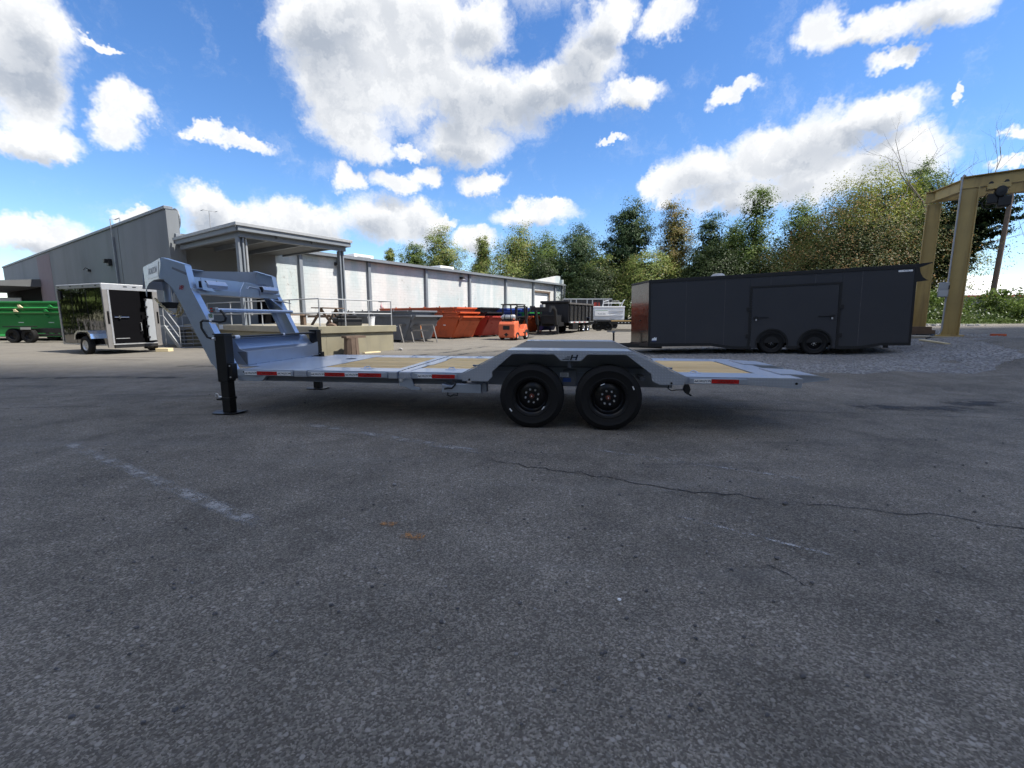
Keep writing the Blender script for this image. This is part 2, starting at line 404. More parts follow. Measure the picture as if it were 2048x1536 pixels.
# ------------------------------------------------------------------ terrain
def sst(a, b, x):
    t = max(0., min(1., (x - a) / (b - a))); return t * t * (3 - 2 * t)
def G(x, y):
    if x < 2: r = 0
    elif x < 8: r = .044 * (x - 2)
    elif x < 10: r = .264 + .010 * (x - 8)
    elif x < 15: r = .284 + .098 * (x - 10)
    else: r = .774 + .010 * min(x - 15, 40)
    return r * sst(7, 12, y) + .012 * min(max(0., y - 25), 70)

def ground_mat():
    m = bpy.data.materials.new('asphalt'); m.use_nodes = True; t = NT(m.node_tree); b = t.n['Principled BSDF']
    p = t.node('ShaderNodeNewGeometry').outputs['Position']
    q = t.node('ShaderNodeSeparateXYZ'); t.l.new(p, q.inputs[0])
    # aggregate
    vo = t.node('ShaderNodeTexVoronoi'); t.l.new(t.vmath('ADD', p, t.vmath('SCALE', t.noise(p, 60, 2, .5, out='Color'), .006)), vo.inputs['Vector']); vo.inputs['Scale'].default_value = 135
    vc = t.node('ShaderNodeSeparateColor'); t.l.new(vo.outputs['Color'], vc.inputs[0])
    agg = t.math('POWER', vc.outputs[0], 1.7)
    vo2 = t.node('ShaderNodeTexVoronoi'); t.l.new(p, vo2.inputs['Vector']); vo2.inputs['Scale'].default_value = 46
    vc2 = t.node('ShaderNodeSeparateColor'); t.l.new(vo2.outputs['Color'], vc2.inputs[0])
    big = t.math('MULTIPLY', t.smooth(vc2.outputs[0], .88, .97), t.smooth(vo2.outputs['Distance'], .55, .3))
    wear = t.noise(p, .55, 7, .62, .4)           # worn / fresher patches
    wear2 = t.noise(p, 2.6, 6, .65)
    base = t.mix(agg, (.094, .084, .071), (.275, .252, .218))
    base = t.mix(t.math('MULTIPLY', big, .8), base, (.34, .32, .29))
    tint = t.lin(t.math('ADD', t.math('MULTIPLY', wear, .62), t.math('MULTIPLY', wear2, .38)), .36, .64, .60, 1.26)
    base = t.mix(1., base, t.vmath('SCALE', (1, 1, 1), tint), 'MULTIPLY')
    mot = t.smooth(t.noise(p, 1.35, 5, .6, .5), .53, .70, 0, .30)
    base = t.mix(mot, base, (.05, .046, .042))
    # streaks along the way the trucks drive
    ax = t.node('ShaderNodeMapping'); t.l.new(p, ax.inputs[0]); ax.inputs['Rotation'].default_value = (0, 0, R(14)); ax.inputs['Scale'].default_value = (.22, 1.9, 1)
    stk = t.noise(ax.outputs[0], 1.1, 6, .6, .2)
    base = t.mix(t.smooth(stk, .56, .72, 0, .45), base, (.045, .045, .048))
    base = t.mix(t.smooth(stk, .44, .30, 0, .25), base, (.20, .195, .185))
    # dusty, paler surface around the loading yard
    dust = t.math('ADD', q.outputs['Y'], t.math('MULTIPLY', t.math('SUBTRACT', t.noise(p, .25, 4), .5), 9))
    dk = t.smooth(dust, 7.5, 15)
    xr = t.smooth(t.math('ADD', q.outputs['X'], t.math('MULTIPLY', t.math('SUBTRACT', t.noise(p, .3, 4), .5), 5)), 14, 9)
    dk = t.math('MULTIPLY', dk, xr)
    dcol = t.mix(t.noise(p, 1.3, 6, .65), (.108, .099, .085), (.185, .171, .146))
    dcol = t.mix(t.smooth(stk, .57, .66, 0, .75), dcol, (.06, .055, .052))
    base = t.mix(t.math('MULTIPLY', dk, .82), base, dcol)
    # oil and old patches
    oil = t.smooth(t.noise(p, .42, 5, .6, .8), .66, .76, 0, .5)
    base = t.mix(oil, base, (.028, .028, .032))
    t.l.new(base, b.inputs['Base Color']); b.inputs['Roughness'].default_value = .88; b.inputs['Specular IOR Level'].default_value = .3
    bn = t.node('ShaderNodeBump'); bn.inputs['Strength'].default_value = .75; bn.inputs['Distance'].default_value = .006
    hgt = t.math('ADD', t.math('MULTIPLY', vo.outputs['Distance'], -1.0), t.math('MULTIPLY', t.noise(p, 22, 4), .5))
    t.l.new(hgt, bn.inputs['Height']); t.l.new(bn.outputs[0], b.inputs['Normal'])
    M['asphalt'] = m
ground_mat()

def grid_axis(lo, hi, fine_lo, fine_hi, fine, growth=1.25):
    a = [fine_lo + i * fine for i in range(int((fine_hi - fine_lo) / fine) + 1)]
    st = fine; x = a[-1]
    while x < hi: st *= growth; x = min(hi, x + st); a.append(x)
    st = fine; x = a[0]
    while x > lo: st *= growth; x = max(lo, x - st); a.insert(0, x)
    return a
xs = grid_axis(-1500, 1500, -32, 45, 1.0); ys = grid_axis(-300, 2500, -4, 60, 1.0)
g = MB()
g.v = [(x, y, G(x, y)) for y in ys for x in xs]
n = len(xs)
g.f = [(j * n + i, j * n + i + 1, (j + 1) * n + i + 1, (j + 1) * n + i) for j in range(len(ys) - 1) for i in range(n - 1)]
tag(g.build('ground', M['asphalt'], None, recalc=False, smooth=True), 'worn grey asphalt yard', None, None, 'structure')

def drape(name, poly, mat, dz=.004, step=.8):
    """a sheet following the terrain inside a polygon outline (list of xy)"""
    bm = bmesh.new(); f = bm.faces.new([bm.verts.new((x, y, 0)) for x, y in poly])
    x0, x1 = min(p[0] for p in poly), max(p[0] for p in poly); y0, y1 = min(p[1] for p in poly), max(p[1] for p in poly)
    for k in range(1, int((x1 - x0) / step)):
        bmesh.ops.bisect_plane(bm, geom=bm.verts[:] + bm.edges[:] + bm.faces[:], plane_co=(x0 + k * step, 0, 0), plane_no=(1, 0, 0))
    for k in range(1, int((y1 - y0) / step)):
        bmesh.ops.bisect_plane(bm, geom=bm.verts[:] + bm.edges[:] + bm.faces[:], plane_co=(0, y0 + k * step, 0), plane_no=(0, 1, 0))
    for v in bm.verts: v.co.z = G(v.co.x, v.co.y) + dz
    bmesh.ops.recalc_face_normals(bm, faces=bm.faces[:])
    me = bpy.data.meshes.new(name); bm.to_mesh(me); bm.free(); me.materials.append(mat)
    o = bpy.data.objects.new(name, me); return link(o)

def gravel_mat():
    m = bpy.data.materials.new('gravel'); m.use_nodes = True; t = NT(m.node_tree); b = t.n['Principled BSDF']
    p = t.node('ShaderNodeNewGeometry').outputs['Position']
    vo = t.node('ShaderNodeTexVoronoi'); t.l.new(p, vo.inputs['Vector']); vo.inputs['Scale'].default_value = 24
    vc = t.node('ShaderNodeSeparateColor'); t.l.new(vo.outputs['Color'], vc.inputs[0])
    c = t.mix(vc.outputs[0], (.085, .085, .09), (.34, .335, .33))
    c = t.mix(t.smooth(t.noise(p, .8, 5), .4, .7, 0, .5), c, (.13, .125, .12))
    t.l.new(c, b.inputs['Base Color']); b.inputs['Roughness'].default_value = .9
    bn = t.node('ShaderNodeBump'); bn.inputs['Strength'].default_value = 1.; bn.inputs['Distance'].default_value = .02
    t.l.new(t.math('MULTIPLY', vo.outputs['Distance'], -1), bn.inputs['Height']); t.l.new(bn.outputs[0], b.inputs['Normal'])
    # ragged edge
    M['gravel'] = m
gravel_mat()
gp = [(3.2, 13.8), (3.7, 12.4), (4.6, 11.2), (5.4, 10.6), (6.6, 10.2), (7.7, 9.7), (8.9, 9.9), (10.1, 9.6), (11.2, 10.2), (12.4, 10.6), (13.0, 11.4), (13.6, 12.6), (14.1, 13.6), (15.6, 14.2), (16.9, 15.6), (16.2, 17.2), (14, 17.9), (11.5, 18.6), (8.5, 17.6), (6, 17.3), (4.1, 15.6)]
gq = []
for i in range(len(gp)):
    a, b = gp[i], gp[(i + 1) % len(gp)]
    for k in range(4):
        f = k / 4; j = .16 if k else .05
        gq.append((a[0] + (b[0] - a[0]) * f + random.uniform(-j, j), a[1] + (b[1] - a[1]) * f + random.uniform(-j, j)))
tag(drape('gravel_bed', gq, M['gravel'], .005), 'grey crushed stone spread under the charcoal enclosed trailer', None, None, 'structure')

def stones(name, pts, mat, label):
    mb = MB()
    for x, y, r in pts:
        z = G(x, y) + .004; a = random.uniform(0, 6.28)
        vs = []
        for k in range(5):
            t_ = a + 2 * math.pi * k / 5 + random.uniform(-.3, .3); q = r * random.uniform(.75, 1.15)
            vs.append((x + q * math.cos(t_), y + q * math.sin(t_) * .8, z))
        for k in range(5):
            vs.append((x + (vs[k][0] - x) * .72 + random.uniform(-.1, .1) * r, y + (vs[k][1] - y) * .72, z + r * random.uniform(.35, .75)))
        vs.append((x, y, z + r * random.uniform(.6, .9)))
        mb.add(vs, [(k, (k + 1) % 5, 5 + (k + 1) % 5, 5 + k) for k in range(5)] + [(5 + k, 5 + (k + 1) % 5, 10) for k in range(5)])
    return tag(mb.build(name, mat, None, recalc=False), label, 'stones', None, 'stuff')
def inpoly(x, y, poly):
    r = False; j = len(poly) - 1
    for i in range(len(poly)):
        xi, yi = poly[i]; xj, yj = poly[j]
        if (yi > y) != (yj > y) and x < (xj - xi) * (y - yi) / (yj - yi) + xi: r = not r
        j = i
    return r
pts = []
while len(pts) < 5200:
    x, y = random.uniform(3, 17), random.uniform(9.4, 18.5)
    if inpoly(x, y, gp) or random.random() < .015: pts.append((x, y, random.uniform(.012, .032)))
stones('gravel_stones', pts, M['stone'], 'loose grey crushed stones lying on the gravel bed')
pts = [(random.uniform(-1, 1) * y * 1.15, y, random.uniform(.004, .013)) for y in [1.3 + 7.5 * random.random() ** 1.3 for _ in range(420)]]
stones('grit', pts, M['stone_dark'], 'fine dark grit scattered over the asphalt')
pts = [(random.uniform(-1, 1) * y * 1.1, y, random.uniform(.005, .012)) for y in [1.4 + 9 * random.random() ** 1.2 for _ in range(170)]]
stones('pale_grit', pts, M['stone'], 'small pale stone chips scattered over the asphalt')
# single larger pebbles one can point at
def pebble(x, y, r, mat, label, seed):
    rnd = random.Random(seed); bm = bmesh.new(); bmesh.ops.create_icosphere(bm, subdivisions=1, radius=r)
    for v in bm.verts: v.co *= rnd.uniform(.7, 1.2); v.co.z *= .65
    zmin = min(v.co.z for v in bm.verts)
    me = bpy.data.meshes.new('pebble'); bm.to_mesh(me); bm.free(); me.materials.append(mat)
    o = link(bpy.data.objects.new('pebble', me)); o.location = (x, y, G(x, y) - zmin * .8)
    return tag(o, label, 'stone', 'pebbles on the asphalt')
pebble(.675, 1.59, .016, M['stone_dark'], 'largest dark angular stone near the bottom edge of the picture', 1)
pebble(-.96, 3.47, .020, M['stone'], 'pale pebble left of the twin rust stains', 2)
pebble(2.00, 3.10, .022, M['stone_dark'], 'dark stone alone on the asphalt right of the rust stains', 3)
pebble(1.50, 2.35, .017, M['stone_dark'], 'small dark stone on the asphalt in the right foreground', 4)
pebble(.52, 1.98, .009, M['plastic_white'], 'tiny white chip on the asphalt in the centre foreground', 5)

def faded(name, col, cover, scale, edge=.5):
    """paint or stain: opaque only where noise lets it through"""
    m = bpy.data.materials.new(name); m.use_nodes = True; t = NT(m.node_tree); b = t.n['Principled BSDF']
    p = t.node('ShaderNodeNewGeometry').outputs['Position']; uv = t.node('ShaderNodeTexCoord').outputs['UV']
    q = t.node('ShaderNodeSeparateXYZ'); t.l.new(uv, q.inputs[0])
    ed = t.math('MULTIPLY', t.smooth(t.math('ABSOLUTE', t.math('SUBTRACT', q.outputs['Y'], .5)), .5, .5 - edge * .5), t.smooth(t.math('ABSOLUTE', t.math('SUBTRACT', q.outputs['X'], .5)), .5, .42))
    nz = t.math('ADD', t.math('MULTIPLY', t.noise(p, scale, 6, .7), .6), t.math('MULTIPLY', t.noise(p, 110, 2, .5), .4))
    a = t.math('MULTIPLY', ed, t.smooth(nz, .62 - cover * .3, .74 - cover * .3))
    b.inputs['Base Color'].default_value = (*col, 1); b.inputs['Roughness'].default_value = .85
    t.l.new(a, b.inputs['Alpha']); M[name] = m
faded('faded_line', (.30, .295, .285), .56, 5, .8)
faded('thin_scuff', (.36, .36, .36), .5, 9, .9)
faded('rust_stain', (.36, .17, .055), .58, 30, 1.)
faded('crack_dark', (.012, .012, .014), .75, 20, .3)
faded('oil_dark', (.022, .022, .026), .55, 2.5, 1.)
def strip(name, path, w, mat, dz=.004, label=None, jit=0.):
    vs = []; fs = []; n = len(path)
    for i, (x, y) in enumerate(path):
        a = path[max(0, i - 1)]; b = path[min(n - 1, i + 1)]; dx, dy = b[0] - a[0], b[1] - a[1]; L = math.hypot(dx, dy)
        nx, ny = -dy / L, dx / L; x += random.uniform(-jit, jit); y += random.uniform(-jit, jit)
        ww = w if not isinstance(w, (list, tuple)) else w[i]
        vs += [(x + nx * ww / 2, y + ny * ww / 2, 0), (x - nx * ww / 2, y - ny * ww / 2, 0)]
    vs = [(x, y, G(x, y) + dz) for x, y, _ in vs]
    fs = [(2 * i, 2 * i + 1, 2 * i + 3, 2 * i + 2) for i in range(n - 1)]
    me = bpy.data.meshes.new(name); me.from_pydata(vs, [], fs); uv = me.uv_layers.new(name='UVMap')
    for pl in me.polygons:
        for li in pl.loop_indices:
            vi = me.loops[li].vertex_index; uv.data[li].uv = ((vi // 2) / (n - 1), 0. if vi % 2 else 1.)
    me.materials.append(mat); o = link(bpy.data.objects.new(name, me))
    return tag(o, label, None, None, 'structure')
def seg(a, b, n=12): return [(a[0] + (b[0] - a[0]) * i / n, a[1] + (b[1] - a[1]) * i / n) for i in range(n + 1)]
strip('painted_line', seg((-4.93, 4.76), (-1.57, 2.72)), .17, M['faded_line'], .004, 'worn pale parking line in the left foreground')
strip('painted_line', seg((-2.70, 5.62), (-.25, 4.36)), .20, M['faded_line'], .005, 'worn pale line in front of the trailer deck')
strip('scuff_line', seg((1.12, 2.92), (1.85, 2.38)), .05, M['thin_scuff'], .004, 'thin pale scrape on the asphalt at centre right')
strip('scuff_line', seg((.62, 4.6), (2.6, 3.55)), .06, M['thin_scuff'], .005, 'long faint pale scrape behind the dark pebble')
strip('rust_stain', seg((-.70, 2.63), (-.54, 2.60), 6), .12, M['rust_stain'], .006, 'larger orange rust stain on the asphalt')
strip('rust_stain', seg((-.88, 2.79), (-.76, 2.77), 6), .09, M['rust_stain'], .006, 'smaller orange rust stain on the asphalt')
def wander(a, b, n, amp, seed):
    rnd = random.Random(seed); off = 0; out = []
    for i in range(n + 1):
        f = i / n; off = off * .8 + rnd.uniform(-amp, amp)
        dx, dy = b[0] - a[0], b[1] - a[1]; L = math.hypot(dx, dy)
        out.append((a[0] + dx * f - dy / L * off, a[1] + dy * f + dx / L * off))
    return out
for i, (a, b, w, lb) in enumerate([((2.3, 6.8), (10.5, 5.05), .022, 'long dark crack running right from the trailer tail'), ((-.3, 4.15), (2.0, 3.15), .018, 'dark crack starting at the worn line in front of the deck'), ((2.0, 3.15), (4.6, 2.4), .014, 'thin crack continuing towards the right edge'),
        ((-9.5, 7.3), (-4.6, 8.3), .02, 'thin dark crack left of the gooseneck'), ((-10.5, 6.3), (-6.2, 6.8), .03, 'dark crack across the left of the yard'), ]):
    strip('crack', wander(a, b, 46, .035, i), w, M['crack_dark'], .0045, lb)
strip('crack', [(1.40, 2.30), (1.44, 2.25), (1.47, 2.20), (1.485, 2.14), (1.49, 2.08)], .009, M['crack_dark'], .0045, 'short curved dark mark near the pale scrape')
for i, (a, b, w, lb) in enumerate([((-9.6, 12.6), (-5.0, 12.9), .7, 'long dark stain across the yard behind the gooseneck'), ((-13, 9.9), (-7.4, 10.2), .5, 'dark streak on the asphalt left of the gooseneck'), ((-3.0, 15.5), (1.2, 21.5), .6, 'dark tyre streak leading towards the forklift'), ((-4.2, 14.5), (-1.0, 22), .45, 'dark tyre streak beside the loading dock'), ((5.2, 6.6), (8.3, 7.2), .8, 'dark damp patch right of the trailer ramps'), ((-.5, 12.8), (2.6, 24.5), .35, 'narrow tyre streak in the middle of the yard'),
        ((-5.4, 18.9), (-2.4, 19.6), .5, 'dark oil patch at the dock corner')]):
    strip('oil_streak', wander(a, b, 18, .12, 40 + i), w, M['oil_dark'], .006, lb)

# ------------------------------------------------------------------ the cloud that shades the foreground
def cloud():
    h = 480.; t_ = h / SUNV.z; ox, oy = SUNV.x * t_, SUNV.y * t_
    # ground footprint of the shade (outline), thick inside and thin at the rim
    edge = [(-200, 10), (-70, 11), (-40, 12.5), (-22, 13.5), (-10, 12.8), (0, 12.5), (6, 14.5), (12, 18.5), (18, 22), (30, 25), (60, 27), (110, 24), (170, 0), (190, -70), (150, -150), (40, -190), (-90, -190), (-190, -140), (-230, -60)]
    pts = []
    for i in range(len(edge)):
        a, b = edge[i], edge[(i + 1) % len(edge)]; L = math.hypot(b[0] - a[0], b[1] - a[1]); n = max(1, int(L / 9))
        for k in range(n): pts.append((a[0] + (b[0] - a[0]) * k / n, a[1] + (b[1] - a[1]) * k / n))
    cx, cy = -10, -75; rnd = random.Random(3); vs = []; fs = []; rings = [(1., 0), (.985, .30), (.96, .62), (.92, .85), (.8, 1.), (.5, 1.1), (.2, 1.15)]
    n = len(pts)
    jit = [rnd.uniform(.75, 1.25) for _ in range(n)]
    for sgn, hh in ((1, 30), (-1, 10)):
        for ri, (f, z) in enumerate(rings):
            if sgn < 0 and ri == 0: continue
            for i, (x, y) in enumerate(pts):
                vs.append((cx + (x - cx) * f + ox, cy + (y - cy) * f + oy, h + sgn * hh * z * (jit[i] if ri < 5 else 1) ))
    nr = len(rings)
    def ring(i): return i * n
    top = [ring(i) for i in range(nr)]; bot = [0] + [ring(nr + i) for i in range(nr - 1)]
    for rr, flip in ((top, False), (bot, True)):
        for a, b in zip(rr, rr[1:]):
            for i in range(n):
                j = (i + 1) % n; q = (a + i, a + j, b + j, b + i); fs.append(q[::-1] if flip else q)
        last = rr[-1]; q = tuple(last + i for i in range(n)); fs.append(q[::-1] if flip else q)
    me = bpy.data.meshes.new('cloud'); me.from_pydata(vs, [], fs)
    bm = bmesh.new(); bm.from_mesh(me); bmesh.ops.recalc_face_normals(bm, faces=bm.faces[:]); bm.to_mesh(me); bm.free()
    m = bpy.data.materials.new('cloud'); m.use_nodes = True; t = NT(m.node_tree); t.n.clear()
    out = t.node('ShaderNodeOutputMaterial'); pv = t.node('ShaderNodeVolumePrincipled')
    pv.inputs['Color'].default_value = (.97, .98, 1, 1); pv.inputs['Density'].default_value = .11; pv.inputs['Anisotropy'].default_value = .55
    t.l.new(pv.outputs[0], out.inputs['Volume']); me.materials.append(m)
    o = link(bpy.data.objects.new('cloud', me)); tag(o, 'cumulus cloud overhead that shades the near half of the yard', 'cloud', None, 'stuff')
cloud()

# ------------------------------------------------------------------ warehouse (x along the sunlit side wall, y into the building)
def block_mat():
    m = bpy.data.materials.new('painted_block'); m.use_nodes = True; t = NT(m.node_tree); b = t.n['Principled BSDF']
    tc = t.node('ShaderNodeTexCoord').outputs['Object']
    br = t.node('ShaderNodeTexBrick'); mp = t.node('ShaderNodeMapping'); t.l.new(tc, mp.inputs[0]); mp.inputs['Rotation'].default_value = (R(-90), 0, 0)
    sp = t.node('ShaderNodeSeparateXYZ'); t.l.new(tc, sp.inputs[0]); cb = t.node('ShaderNodeCombineXYZ'); t.l.new(sp.outputs['X'], cb.inputs[0]); t.l.new(sp.outputs['Z'], cb.inputs[1])
    t.l.new(cb.outputs[0], br.inputs['Vector']); br.inputs['Scale'].default_value = 1.; br.inputs['Brick Width'].default_value = .4; br.inputs['Row Height'].default_value = .2
    br.inputs['Mortar Size'].default_value = .007; br.inputs['Color1'].default_value = (1, 1, 1, 1); br.inputs['Color2'].default_value = (.95, .95, .95, 1); br.inputs['Mortar'].default_value = (.84, .84, .84, 1)
    v = t.vmath('MULTIPLY', tc, (1, 1, .14))
    c = t.mix(t.smooth(t.noise(v, 1.0, 7, .65), .40, .62), (.43, .49, .50), (.58, .585, .58))
    c = t.mix(t.smooth(t.noise(tc, .22, 4), .45, .62, 0, .6), c, (.54, .52, .51))
    # flaked paint, densest beside the pilasters
    fl = t.math('MULTIPLY', t.smooth(t.noise(tc, 5, 7, .7), .57, .63), t.smooth(t.noise(t.vmath('MULTIPLY', tc, (1, 1, .3)), .55, 3), .52, .64))
    c = t.mix(t.math('MULTIPLY', fl, .7), c, (.24, .215, .20))
    # the odd course line where a joint has opened
    op = t.math('MULTIPLY', t.smooth(br.outputs['Fac'], .3, .7), t.smooth(t.noise(t.vmath('MULTIPLY', tc, (.6, 1, 5)), 1.0, 4), .52, .62))
    c = t.mix(t.math('MULTIPLY', op, .55), c, (.25, .235, .23))
    c = t.mix(1., c, br.outputs['Color'], 'MULTIPLY')
    t.l.new(c, b.inputs['Base Color']); b.inputs['Roughness'].default_value = .7
    bn = t.node('ShaderNodeBump'); bn.inputs['Strength'].default_value = .35; bn.inputs['Distance'].default_value = .01
    t.l.new(t.math('SUBTRACT', 1, br.outputs['Fac']), bn.inputs['Height']); t.l.new(bn.outputs[0], b.inputs['Normal'])
    M['painted_block'] = m
block_mat()
BROT = R(55.18)
BO = (-17.3, 23.5, 0)
wh = thing('warehouse', 'long pale block warehouse with grey gable end and covered dock', 'building', BO, BROT)
Lx, Ly, EH = 41.5, 46.0, 5.4
# side wall built in bays, with real openings for the dock door and the far roller door
def wallpiece(name, mat, x0, x1, z0, z1, y0=0., y1=.25): return bx(name, mat, wh, x0, x1, y0, y1, z0, z1)
w = wallpiece('side_wall', M['bay_shade'], 0, 3.9, -.6, EH)  # bays below the canopy take the darker colour that carries its shade
wallpiece('side_wall', M['painted_block'], 5.2, 34.9, -.6, EH); wallpiece('side_wall', M['bay_shade'], 3.9, 5.2, 3.35, EH); wallpiece('side_wall', M['bay_shade'], 3.9, 5.2, -.6, 1.06)
wallpiece('side_wall', M['painted_block'], 34.9, 38.0, 4.35, EH); wallpiece('side_wall', M['painted_block'], 38.0, Lx, -.6, EH); wallpiece('side_wall', M['painted_block'], 34.9, 38.0, -.6, 1.2)
bx('doorway_recess', M['void_black'], wh, 3.9, 5.2, .6, .7, 1.06, 3.35)
rd = bx('roller_door', M['plastic_white'], wh, 34.9, 38.0, .16, .2, 1.2, 4.35)
for k in range(10): bx('slat', M['plastic_white'], rd, 34.92, 37.98, .13, .155, 1.25 + k * .31, 1.53 + k * .31, bev=.01)
fr = MB().box(34.6, 38.3, -.10, -.003, 4.36, 4.55).box(38.02, 38.2, -.10, -.003, .8, 4.35).build('door_frame', M['old_wood'], wh)
for x in (.35, 6.7, 9.5, 11.9, 17.6, 23.2, 29.0, 34.4, 39.4, 41.2):
    bx('pilaster', M['trim_grey'], wh, x - .11, x + .11, -.22, -.002, -.6, EH - .02, bev=.01)
# eaves
MB().prism([(-.46, EH + .02), (-.46, EH + .16), (-.34, EH + .2), (.3, EH + .28), (.3, EH + .02)], .02, Lx, 'x').build('gutter', M['trim_grey'], wh)
roof = MB().prism([(-.40, EH + .205), (-.40, EH + .225), (Ly / 2, EH + .7), (Ly, EH + .3), (Ly, EH + .2), (Ly / 2, EH + .6)], .3, Lx, 'x').build('roof', M['galv'], wh)
# gable end (grey) with parapet and coping
gw = MB().box(-.25, -.001, .0, Ly, -.6, 6.75).build('end_wall', M['wall_grey'], wh)
bx('painted_panel', M['wall_pink'], wh, -.262, -.252, 24.6, 29.3, -.6, 6.6)
bx('coping', M['trim_grey'], wh, -.32, .06, -.28, Ly, 6.753, 6.9, bev=.01)
bx('corner_return', M['wall_grey'], wh, -.25, .28, -.26, -.003, -.6, 6.75)
MB().tube([(-.34, 8.0, 6.2), (-.34, 8.0, 7.25), (-.1, 8.0, 7.25), (-.1, 7.2, 7.25), (-.1, 7.2, 6.7)], .03, 6).build('roof_ladder_rail', M['galv'], wh)
bx('downpipe', M['trim_grey'], wh, -.36, -.266, 7.93, 8.07, -.4, 6.2)
bx('expansion_joint', M['soffit'], wh, -.264, -.258, 7.2, 7.24, -.4, 6.7)
# far parapet
MB().prism([(33.8, EH + .05), (Lx + .1, EH + .05), (Lx + .1, 6.65), (Lx - .6, 6.65)], .4, .65).build('parapet', M['painted_block'], wh)
bx('far_end_wall', M['painted_block'], wh, Lx, Lx + .25, 0., Ly, -.6, 6.2)
bx('far_downpipe', M['trim_grey'], wh, Lx - .05, Lx + .08, -.36, -.24, -.4, 5.4)
for x, yy in ((13.3, 2.2), (22.7, 2.2)):
    ac = bx('rooftop_unit', M['roof_white'], wh, x - .9, x + .9, yy, yy + 1.6, 5.55, 6.25, bev=.02)
    bx('grille', M['galv'], ac, x - .6, x + .6, yy - .03, yy - .002, 5.7, 6.1)
for x in (9.35, 22.1):
    lp = MB().box(x - .18, x + .18, -.2, -.003, 4.9, 5.12).prism([(-.2, 4.9), (-.42, 4.95), (-.42, 5.02), (-.2, 5.12)], x - .16, x + .16, 'x').build('wall_light', M['black_satin'], wh, bev=.01)
    bx('lens', M['decal_white'], lp, x - .13, x + .13, -.40, -.22, 4.87, 4.9)
lp = MB().box(-.45, -.255, 8.95, 9.35, 4.6, 5.0).box(-.62, -.45, 8.98, 9.32, 4.75, 4.98).build('wall_light', M['black_satin'], wh, bev=.02)
for yy in (13.8, 30.5, 34, 38): MB().box(-.42, -.255, yy - .12, yy + .12, 4.5, 4.66).tube([(-.3, yy, 4.62), (-.5, yy, 4.75), (-.6, yy, 4.6)], .03, 6).build('wall_bracket', M['black_satin'], wh)
# canopy and recess at the far end of the gable wall
cz = MB().prism([(-.26, 4.75), (-4.8, 4.30), (-4.8, 4.05), (-.26, 4.10)], 29.0, 46, 'y').build('end_canopy', M['soffit'], wh)
bx('dark_bay', M['void_black'], wh, -.275, -.262, 29.4, 45.6, -.2, 4.08)
MB().box(-.30, -.278, 16.4, 17.0, 2.45, 2.62).box(-.5, -.30, 16.55, 16.85, 2.5, 2.72).build('utility_box', M['red_paint'], wh)
# exhaust hood on the parapet corner, aerial
hood = MB().lathe([(.001, .16), (.30, .13), (.50, .04), (.55, -.04), (.45, -.10), (.001, -.12)], (.42, .55, 6.42), 'x', 24).build('roof_fan', M['soffit'], wh, smooth=True)
MB().lathe([(.55, .03), (.58, .03), (.58, -.03), (.55, -.03)], (.42, .55, 6.42), 'x', 24, True).build('rim_band', M['trim_grey'], hood)
MB().cyl((.75, .5, 5.7), (1.5, .2, 5.62), .03, n=6).build('fan_brace', M['galv'], wh)
MB().cyl((2.3, 1.2, 5.6), (2.3, 1.2, 7.3), .025, n=6).build('aerial_mast', M['galv'], wh)
MB().box(2.0, 2.6, 1.18, 1.22, 7.3, 7.33).cyl((2.0, 1.2, 7.31), (2.0, 1.5, 7.31), .02, n=6).cyl((2.6, 1.2, 7.31), (2.6, .9, 7.31), .02, n=6).build('aerial', M['galv'], wh)
# dock canopy
cp = bx('canopy_roof', M['soffit'], wh, .05, 5.35, -6.95, -.004, 5.12, 5.2)
MB().box(-.03, 5.45, -7.08, -6.96, 5.02, 5.32).box(-.07, .04, -6.95, -.5, 5.02, 5.32).box(5.36, 5.45, -6.95, -.5, 5.02, 5.32).build('fascia', M['trim_grey'], wh, bev=.012)
MB().box(-.14, 5.52, -7.14, -7.083, 5.22, 5.36).box(-.14, -.073, -7.08, -.4, 5.22, 5.36).build('canopy_gutter', M['galv'], wh, bev=.01)
for x in (1.75, 3.45): bx('canopy_joist', M['trim_grey'], wh, x - .06, x + .06, -6.9, -.5, 4.92, 5.118)
MB().box(.1, 5.3, -6.85, -6.68, 4.8, 5.015).box(.12, .28, -6.67, -.5, 4.8, 5.015).build('canopy_beam', M['trim_grey'], wh, bev=.01)
for x in (.05, 4.95):
    MB().box(x, x + .07, -6.8, -6.55, 1.06, 4.8).box(x + .18, x + .25, -6.8, -6.55, 1.06, 4.8).box(x + .07, x + .18, -6.70, -6.65, 1.06, 4.8).build('canopy_post', M['trim_grey'], wh, bev=.006)
MB().tube([(.42, -6.7, 4.9), (.42, -6.7, 1.5)], .05, 8).build('downspout', M['galv'], wh)

# dock: slab, skirt walls, rails
dk = thing('loading_dock', 'weathered concrete loading dock with pipe rails and overhanging slab', 'loading dock', BO, BROT)
DX, DY = 3.55, -12.5
bx('slab', M['concrete_top'], dk, -.02, DX, DY, -.3, .80, 1.06, bev=.03)
MB().box(.06, .3, DY + .06, -.32, -.5, .797).box(.301, DX - .08, DY + .06, DY + .31, -.5, .797).box(DX - .32, DX - .081, DY + .311, -.32, -.5, .797).build('skirt_wall', M['concrete'], dk, bev=.01)
bx('kerb_lip', M['concrete'], dk, -.05, DX + .03, DY - .03, DY + .1, .795, 1.064, bev=.02)
bx('long_slab', M['concrete_top'], dk, DX + .003, 6.6, -6.9, -.3, .82, 1.055, bev=.02)
bx('long_skirt', M['concrete'], dk, DX + .01, 6.5, -6.75, -6.5, -.5, .817)
def rail(pts, nm='rail'):
    MB().tube(pts, .024, 8).build(nm, M['galv'], dk, smooth=True)
